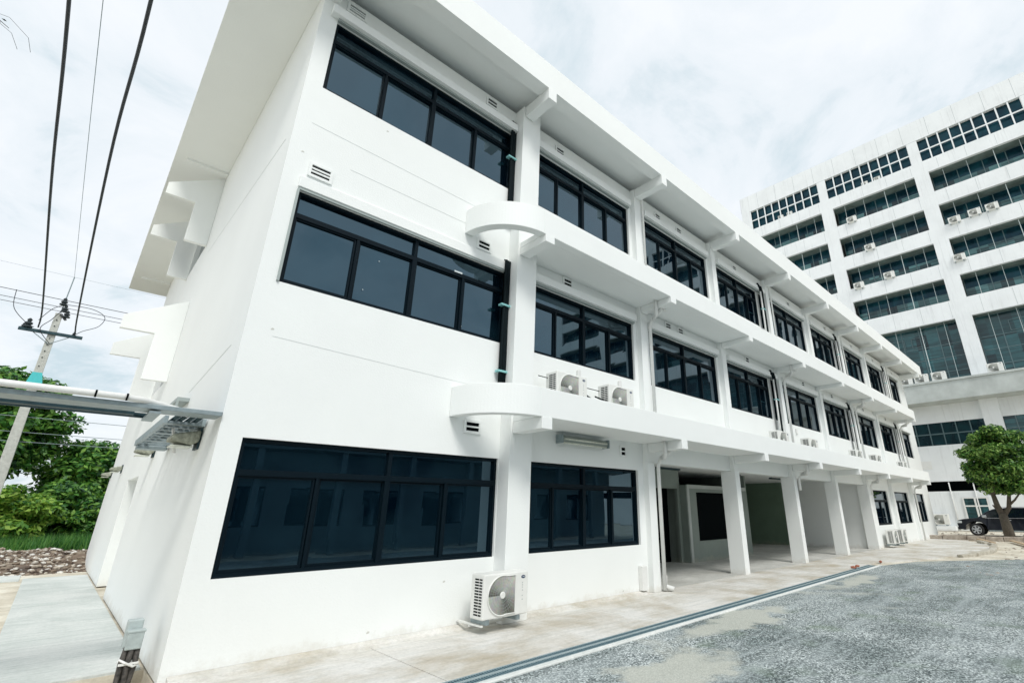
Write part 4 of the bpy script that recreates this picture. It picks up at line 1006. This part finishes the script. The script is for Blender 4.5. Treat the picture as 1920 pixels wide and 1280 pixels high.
# ------------------------------------------------------------------ low building across the yard (seen as a reflection in the windows)
O = empty('yard_building', (0, -15.0, 0))
tag(O, 'low building across the yard, its walls coloured as if in shade, seen mirrored in the ground floor windows', 'building')
ob = MB(); oh = [(-18 + 3.2*k, -18 + 3.2*k + 2.3, 1.0, 2.5) for k in range(12)]
wall_sheet(ob, 1, -0.2, 0.0, -20, 21, 0, 4.2, oh); weld(ob.build('wall', YARD, O))
MB().box(-20.5, 21.5, -7, 0.9, 4.21, 4.45).build('roof', YARD, O)
for h in oh:
    o = MB().box(h[0], h[1], -0.12, -0.06, h[2], h[2] + 0.06).box(h[0], h[1], -0.12, -0.06, h[3] - 0.06, h[3]).box((h[0]+h[1])/2 - .04, (h[0]+h[1])/2 + .04, -0.12, -0.06, h[2] + .06, h[3] - .06).build('window', FRAME, O)
    MB().box(h[0], h[1], -0.105, -0.09, h[2], h[3]).build('pane', GLASS, o)
for k in range(13): MB().box(-19.6 + 3.2*k, -19.35 + 3.2*k, 0.6, 0.85, 0, 4.209).build('post', YARD, O)

# ------------------------------------------------------------------ vegetation
def leaf_mesh(name, blobs, n, size, m, parent, flat=0.5, curl=0.25, shell=0.55):
    vs, fs = [], []
    tot = sum(b[3]*b[4]*b[5] for b in blobs)
    for (bx_, by_, bz_, rx, ry, rz_) in blobs:
        cnt = int(n * rx*ry*rz_ / tot)
        for _ in range(cnt):
            while True:
                d = Vector((random.gauss(0, 1), random.gauss(0, 1), random.gauss(0, 1)))
                if d.length > 1e-3: break
            d.normalize(); q = shell + (1.06 - shell) * random.random() ** 0.6
            p = Vector((bx_ + d.x*rx*q, by_ + d.y*ry*q, bz_ + d.z*rz_*q))
            s = size * random.uniform(0.6, 1.35)
            nrm = (d * 0.6 + Vector((random.gauss(0, .5), random.gauss(0, .5), 0.7 + random.gauss(0, .4)))).normalized()
            a = nrm.cross(Vector((random.gauss(0, 1), random.gauss(0, 1), random.gauss(0, 1)))).normalized(); b_ = nrm.cross(a)
            o = len(vs)
            vs += [p - a*s, p + b_*s*flat - nrm*s*curl*0.3, p + a*s - nrm*s*curl, p - b_*s*flat - nrm*s*curl*0.3]
            fs.append((o, o+1, o+2, o+3))
    me = bpy.data.meshes.new(name); me.from_pydata([tuple(v) for v in vs], [], fs); me.materials.append(m)
    ob_ = bpy.data.objects.new(name, me); scene.collection.objects.link(ob_); ob_.parent = parent
    return ob_
def tree(name, loc, label, trunk, blobs, n, size, m, cat='tree', group=None, shell=0.55, flat=0.5):
    t = empty(name, loc); tag(t, label, cat, group)
    if trunk:
        tm = MB()
        for pts, r0, r1 in trunk: tm.tube(pts, r0, 10, r1)
        tm.build('trunk', BARK, t, smooth=True)
    leaf_mesh('crown', blobs, n, size, m, t, flat=flat, shell=shell)
    return t
def blobset(c, R3, n, r, top_bias=0.0, seed=1):
    rnd = random.Random(seed); res = []
    for _ in range(n):
        while True:
            d = Vector((rnd.uniform(-1, 1), rnd.uniform(-1, 1), rnd.uniform(-1, 1)))
            if 0.35 < d.length < 1: break
        q = r * rnd.uniform(0.6, 1.3)
        res.append((c[0] + d.x*(R3[0]-r*.6), c[1] + d.y*(R3[1]-r*.6), c[2] + d.z*(R3[2]-r*.6), q, q, q*0.55))
    return res
# round-headed tree by the car
bl = blobset((0.1, -0.42, 4.15), (1.85, 1.80, 2.25), 150, 0.50, seed=5)
bl = [b for b in bl if b[2] > 2.5]
tree('round_tree', (32.0, -2.35, 0.0), 'round-headed green tree with forked grey trunk in front of the tower', 
     [([(0, 0, -0.1), (0.02, 0.02, 0.7), (0, 0.05, 1.35)], 0.27, 0.19),
      ([(0, 0.05, 1.25), (0.0, 0.18, 1.75), (0.1, 0.25, 2.5), (0.1, 0.3, 3.6)], 0.17, 0.07),
      ([(0, 0.02, 1.25), (0.05, -0.30, 1.65), (0.1, -0.45, 2.3), (0.1, -0.8, 3.4)], 0.14, 0.06),
      ([(0, 0.1, 1.55), (-0.1, 0.28, 1.62), (-0.15, 0.36, 1.80)], 0.06, 0.03),
      ([(0.05, -0.35, 1.8), (0.0, -0.65, 2.05), (0.0, -1.1, 2.6)], 0.07, 0.03),
      ([(0.1, 0.25, 2.3), (0.6, 0.5, 3.2), (0.9, 0.8, 3.9)], 0.08, 0.03), ([(0.1, 0.25, 2.3), (-0.6, -0.1, 3.2), (-0.9, 0.0, 3.9)], 0.08, 0.03)],
     bl, 30000, 0.105, LEAF1, shell=0.35, flat=0.45)
# trees beyond the rubble on the left
def big_tree(x, y, h, rx, seed, m, label, n=16000, size=0.17, low=0.12):
    bl = blobset((0, 0, h*(0.5 + low)), (rx, rx, h*(0.5 - low*0.5)), 70, 1.05, seed=seed)
    tree('broadleaf_tree', (x, y, 0), label, [([(0, 0, -0.2), (0.1, 0, h*0.3), (0.0, 0.1, h*0.55)], 0.28, 0.14), ([(0, 0, h*0.3), (0.9, 0.2, h*0.6)], 0.13, 0.05), ([(0, 0, h*0.28), (-1.0, -0.2, h*0.62)], 0.13, 0.05)],
         bl, n, size, m, group='trees beyond the rubble', shell=0.3)
big_tree(-8.6, 34.5, 9.3, 3.0, 11, LEAF2, 'tall dark green tree rising behind the utility pole', 20000)
big_tree(-4.4, 36.0, 5.6, 2.3, 12, LEAF2, 'deep green tree beside the white building back corner', 15000)
big_tree(-12.8, 36.0, 9.0, 3.2, 13, LEAF2, 'dark tree at the left edge beyond the utility pole', 14000)
big_tree(-1.8, 40.0, 5.6, 2.5, 14, LEAF2, 'lower green tree mostly behind the white building', 9000)
bl = blobset((0, 0, 1.45), (1.7, 1.3, 1.6), 34, 0.55, seed=21)
tree('bush', (-6.75, 28.4, 0.0), 'bright yellow-green bush at the foot of the utility pole', [([(0, 0, -0.1), (0.1, 0, 1.3)], 0.07, 0.03)], bl, 9000, 0.13, LEAF3, 'bush', 'bushes beyond the rubble', shell=0.3)
bl = blobset((0, 0, 0.9), (1.4, 1.2, 1.0), 24, 0.45, seed=22)
tree('bush', (-8.9, 28.0, 0.0), 'lower bright bush left of the utility pole', [([(0, 0, -0.1), (0.0, 0.1, 0.8)], 0.06, 0.03)], bl, 5000, 0.12, LEAF3, 'bush', 'bushes beyond the rubble', shell=0.3)
bl = blobset((0, 0, 1.9), (1.8, 1.4, 1.7), 34, 0.6, seed=23)
tree('bush', (-5.1, 31.0, 0.0), 'dark leafy bush between the bright bush and the white building', [([(0, 0, -0.1), (0.0, 0.1, 1.6)], 0.07, 0.03)], bl, 9000, 0.14, LEAF2, 'bush', 'bushes beyond the rubble', shell=0.3)
bl = blobset((0, 0, 1.1), (1.2, 1.2, 1.1), 26, 0.45, seed=24)
tree('bush', (-3.9, 30.2, 0.0), 'green bush against the back corner of the white building', [([(0, 0, -0.1), (0.0, 0.1, 1.0)], 0.06, 0.03)], bl, 7000, 0.13, LEAF2, 'bush', 'bushes beyond the rubble', shell=0.3)
# grass behind the rubble
gv, gf = [], []
for _ in range(26000):
    x = random.uniform(-13, 2); y = random.uniform(24.6, 36) ; h = random.uniform(0.25, 0.8); a = random.random()*6.28
    dx, dy = 0.03*math.cos(a), 0.03*math.sin(a); lx, ly = random.gauss(0, .16), random.gauss(0, .16); o = len(gv)
    gv += [(x-dx, y-dy, 0), (x+dx, y+dy, 0), (x+lx, y+ly, h)]; gf.append((o, o+1, o+2))
me = bpy.data.meshes.new('grass'); me.from_pydata(gv, [], gf); me.materials.append(GRASS)
go = bpy.data.objects.new('grass', me); scene.collection.objects.link(go)
tag(go, 'long green grass growing between the rubble and the trees', 'grass', kind='stuff')
# twigs hanging into the top left corner
tw = empty('branch', (-8.2, 4.6, 8.95)); tag(tw, 'sparse dark leafy twig hanging into the upper left corner', 'branch')
tq = MB().tube([(-1.6, 0.2, 0.9), (-0.5, 0.1, 0.35), (0.18, 0.0, 0.12), (0.42, 0.0, -0.02)], 0.012, 6, 0.004)
tq.tube([(0.1, 0, 0.14), (0.35, 0.1, 0.25), (0.6, 0.2, 0.1), (0.68, 0.25, -0.12)], 0.003, 5).tube([(0.1, 0, 0.12), (0.4, 0.3, 0.12), (0.52, 0.35, -0.1)], 0.003, 5)
tq.build('twig', WOOD, tw, smooth=True)
leaf_mesh('leaves', [(0.05, 0, 0.1, 0.22, 0.2, 0.16), (-0.3, 0, 0.25, 0.2, 0.2, 0.14), (0.28, 0.05, 0.12, 0.10, 0.1, 0.08)], 90, 0.028, mat('dark_twig_leaves', (0.006, 0.018, 0.012), 0.6), tw, shell=0.1)

# ------------------------------------------------------------------ car
def make_car():
    t = empty('parked_car', (37.3, 0.0, -0.02), 0)
    tag(t, 'dark navy sport utility car parked behind the round-headed tree', 'car')
    # built along -y: nose at y = +0.5, tail at y = -4.2; near side faces -x
    prof = [(0.52, 0.42), (0.56, 0.72), (0.50, 0.92), (0.20, 1.00), (-0.55, 1.08), (-1.10, 1.45), (-1.45, 1.60), (-2.2, 1.68), (-3.5, 1.66), (-3.95, 1.55), (-4.18, 1.10), (-4.24, 0.78), (-4.20, 0.42)]
    und = [(-3.95, 0.32), (-3.90, 0.60), (-3.70, 0.80), (-3.35, 0.86), (-3.0, 0.80), (-2.82, 0.60), (-2.78, 0.30), (-0.95, 0.30), (-0.90, 0.60), (-0.72, 0.80), (-0.38, 0.86), (-0.04, 0.80), (0.14, 0.60), (0.20, 0.34)]
    poly = prof + und
    bm = bmesh.new()
    def hw(z): return 0.90 if z < 1.02 else 0.90 - (z - 1.02) * 0.30
    L = [bm.verts.new((-hw(z), y, z)) for y, z in poly]; Rr = [bm.verts.new((hw(z), y, z)) for y, z in poly]
    n = len(poly)
    bm.faces.new(L); bm.faces.new(Rr[::-1])
    for i in range(n): bm.faces.new((L[i], Rr[i], Rr[(i+1) % n], L[(i+1) % n]))
    bmesh.ops.triangulate(bm, faces=[f for f in bm.faces if len(f.verts) > 4])
    bmesh.ops.recalc_face_normals(bm, faces=bm.faces)
    me = bpy.data.meshes.new('body'); bm.to_mesh(me); bm.free(); me.materials.append(CARP)
    o = bpy.data.objects.new('body', me); scene.collection.objects.link(o); o.parent = t
    bv = o.modifiers.new('bevel', 'BEVEL'); bv.width = 0.05; bv.segments = 3; bv.angle_limit = R(28); bv.limit_method = 'ANGLE'
    for s in (-1, 1):
        for pl_ in ([(-0.78, 1.10), (-1.22, 1.46), (-1.62, 1.56), (-1.95, 1.57), (-1.95, 1.10)], [(-2.02, 1.10), (-2.02, 1.57), (-2.85, 1.58), (-2.95, 1.10)], [(-3.02, 1.12), (-2.93, 1.58), (-3.5, 1.56), (-3.85, 1.18)]):
            q = MB(); vs_ = [(s*(hw(z) + 0.012), y, z) for y, z in pl_]; vs2 = [(s*(hw(z) - 0.02), y, z) for y, z in pl_]; k = len(pl_)
            q.add(vs_ + vs2, [tuple(range(k)), tuple(range(2*k-1, k-1, -1))] + [(i, (i+1) % k, (i+1) % k + k, i + k) for i in range(k)])
            q.build('side_window', CARG, t)
        MB().box(*sorted((s*0.905, s*0.93)), -3.3, -0.95, 1.055, 1.075).build('chrome_strip', RIM, t)
        MB().box(*sorted((s*0.90, s*0.93)), -2.2, -2.05, 0.93, 0.97).box(*sorted((s*0.90, s*0.93)), -3.2, -3.05, 0.93, 0.97).build('door_handle', RIM, t)
        MB().box(*sorted((s*0.90, s*0.99)), -2.75, -1.0, 0.30, 0.36).build('running_board', GALV, t)
        MB().box(*sorted((s*0.92, s*1.08)), -1.05, -0.82, 1.08, 1.24).build('wing_mirror', RIM, t, bevel=0.04)
        MB().box(*sorted((s*0.55, s*0.905)), 0.28, 0.545, 0.74, 0.90).build('headlight', mat('headlight_glass', (0.6, 0.64, 0.66), 0.15) if 'headlight_glass' not in bpy.data.materials else bpy.data.materials['headlight_glass'], t, bevel=0.03)
        MB().box(*sorted((s*0.62, s*0.91)), -4.22, -4.0, 0.95, 1.25).build('tail_light', REDL, t, bevel=0.02)
        for yw in (-0.38, -3.35):
            w_ = empty('wheel', (s*0.80, yw, 0.375)); w_.parent = t
            tyre = MB(); tyre.lathe((0, 0, 0), [(0.235, -0.11), (0.34, -0.12), (0.375, -0.09), (0.375, 0.09), (0.34, 0.12), (0.235, 0.11)], 28, 0); tyre.build('tyre', RUB, w_)
            rim = MB(); xs_ = s*0.115
            for k in range(6):
                a = 2*math.pi*k/6 + 0.3
                c_, s_ = math.cos(a), math.sin(a); h = 0.035
                vs_ = [(xs_, 0.04*c_ - h*s_, 0.04*s_ + h*c_), (xs_, 0.04*c_ + h*s_, 0.04*s_ - h*c_), (xs_, 0.235*c_ + h*1.3*s_, 0.235*s_ - h*1.3*c_), (xs_, 0.235*c_ - h*1.3*s_, 0.235*s_ + h*1.3*c_)]
                rim.add(vs_ + [(x + s*0.02, y, z) for x, y, z in vs_], [(0,1,2,3), (7,6,5,4), (0,1,5,4), (1,2,6,5), (2,3,7,6), (3,0,4,7)])
            rim.lathe((0, 0, 0), [(0.06, xs_), (0.06, xs_ + s*0.028)], 16, 0)
            rim.tube([(xs_ + s*0.008, 0.235*math.cos(q), 0.235*math.sin(q)) for q in [2*math.pi*k/28 for k in range(29)]], 0.016, 6)
            rim.build('rim', RIM, w_)
    ws = MB(); a = [(-0.74, -0.60, 1.115), (0.74, -0.60, 1.115), (0.66, -1.11, 1.475), (-0.66, -1.11, 1.475)]
    ws.add(a, [(0, 1, 2, 3)]); q = ws.build('windscreen', CARG, t)
    MB().box(-0.5, 0.5, 0.535, 0.575, 0.60, 0.80).build('grille', RIM, t)
    MB().box(-0.80, 0.80, 0.45, 0.60, 0.36, 0.52).build('bumper', CARP, t, bevel=0.04)
    MB().tube([(-0.62, -1.7, 1.70), (-0.62, -3.4, 1.71)], 0.02, 6).tube([(0.62, -1.7, 1.70), (0.62, -3.4, 1.71)], 0.02, 6).build('roof_rail', RIM, t)
    return t
make_car()

# ------------------------------------------------------------------ low wall, kerb stones and debris at the far right
kw = MB()
x, y = 31.5, 1.4
for i in range(16):
    L_ = random.uniform(0.75, 1.1); h = random.uniform(0.19, 0.25) + 0.004*i
    kw.box(30.2 + random.uniform(-.03, .03), 30.62, y - L_ + 0.02, y, -0.08, h); y -= L_
tag(kw.build('low_wall', ROCK, bevel=0.03), 'low weathered stone retaining wall in front of the parked car', 'wall')
KERB = mat('weathered_kerb_concrete', (0.58, 0.56, 0.49), 0.9, noise=(5, 0.4, (0.30, 0.27, 0.21)), bump=(20, 0.5))
kst = [(18.3, -2.28), (19.2, -2.45), (20.1, -2.60), (21.1, -2.66), (22.2, -2.62), (23.4, -2.52), (24.6, -2.40), (25.9, -2.2), (27.2, -1.7)]
for i, (x, y) in enumerate(kst):
    lb = ['nearest kerb stone at the curved pavement edge', 'second kerb stone along the curved pavement edge', 'third kerb stone along the curved pavement edge', 'fourth kerb stone along the curved pavement edge',
          'fifth kerb stone along the curved pavement edge', 'sixth kerb stone along the curved pavement edge', 'seventh kerb stone along the curved pavement edge', 'eighth kerb stone along the curved pavement edge', 'farthest kerb stone beside the low stone wall'][i]
    nx, ny = kst[min(i+1, len(kst)-1)]; px_, py_ = kst[max(i-1, 0)]
    o = MB().prism([(-0.52, -0.10), (-0.2, -0.13), (0.15, -0.11), (0.50, -0.12), (0.51, 0.11), (0.1, 0.12), (-0.5, 0.10)], 2, -0.08, 0.07 + 0.02*(i % 3)).build('kerb_stone', KERB, bevel=0.025)
    o.location = (x, y, 0); o.rotation_euler = (R(random.uniform(-2, 2)), R(random.uniform(-2, 2)), math.atan2(ny - py_, nx - px_) + random.uniform(-.06, .06))
    tag(o, lb, 'kerb stone', 'kerb stones along the pavement edge')
pk = [((22.0, -4.3), (29.4, -2.6), 0.05, 'longest pale timber plank lying beside the low stone wall'), ((24.6, -4.6), (29.2, -3.9), 0.10, 'shorter pale timber plank nearer the right edge of the yard'), ((26.5, -2.2), (29.9, -1.2), 0.06, 'pale timber plank at the left end of the low wall')]
for (a, b, z, lb) in pk:
    A, Bq = Vector((*a, 0)), Vector((*b, 0)); d = (Bq - A).normalized(); n_ = Vector((-d.y, d.x, 0)) * 0.09
    q = [A - n_, Bq - n_, Bq + n_, A + n_]
    o = MB().add([(v.x, v.y, z) for v in q] + [(v.x, v.y, z + 0.05) for v in q], [(3,2,1,0), (4,5,6,7), (0,1,5,4), (1,2,6,5), (2,3,7,6), (3,0,4,7)]).build('timber_plank', PLANK)
    tag(o, lb, 'plank', 'timber planks by the low wall')
for i, (x, y, lb) in enumerate(((11.3, -0.62, 'red brick fragment on the pavement edge beside the drain'), (11.75, -0.58, 'second red brick fragment right of the first by the drain'), (13.6, -0.72, 'small brick fragment farther along the pavement edge'))):
    o = rocks('brick_fragment', 1, lambda: (0, 0, 0.03), REDB, 0.06, 0.09); o.location = (x, y, 0); tag(o, lb, 'brick')
def gpl():
    while True:
        x = random.uniform(12, 34); y = random.uniform(-6, -1.2)
        if y < -2.8 - 0.0 or x > 29: return x, y, -0.02
tag(rocks('pebbles', 260, gpl, ROCK, 0.015, 0.06), 'loose pebbles and grit scattered at the far edge of the yard', 'pebbles', kind='stuff')
def gpl2():
    return random.uniform(31, 43), random.uniform(-5, 5.5), -0.02
tag(rocks('loose_stones', 160, gpl2, ROCK, 0.03, 0.13), 'loose stones lying around the parked car', 'stones', kind='stuff')
# small flax plant beside the car
fx = empty('leafy_plant', (30.9, -3.35, 0.1)); tag(fx, 'small spiky green plant beside the round tree trunk', 'plant')
fv = MB()
for i in range(26):
    a = random.random()*6.28; l = random.uniform(.35, .65); e_ = random.uniform(.25, .55); w_ = 0.02
    d = Vector((math.cos(a), math.sin(a), 0)); s_ = Vector((-d.y, d.x, 0))*w_
    p1 = d*l*e_*0.5 + Vector((0, 0, l*0.6)); p2 = d*l*e_*1.3 + Vector((0, 0, l*0.85))
    fv.add([tuple(-s_), tuple(s_), tuple(p1 + s_*1.4), tuple(p1 - s_*1.4), tuple(p2)], [(0, 1, 2, 3), (3, 2, 4)])
fv.build('blades', LEAF3, fx)
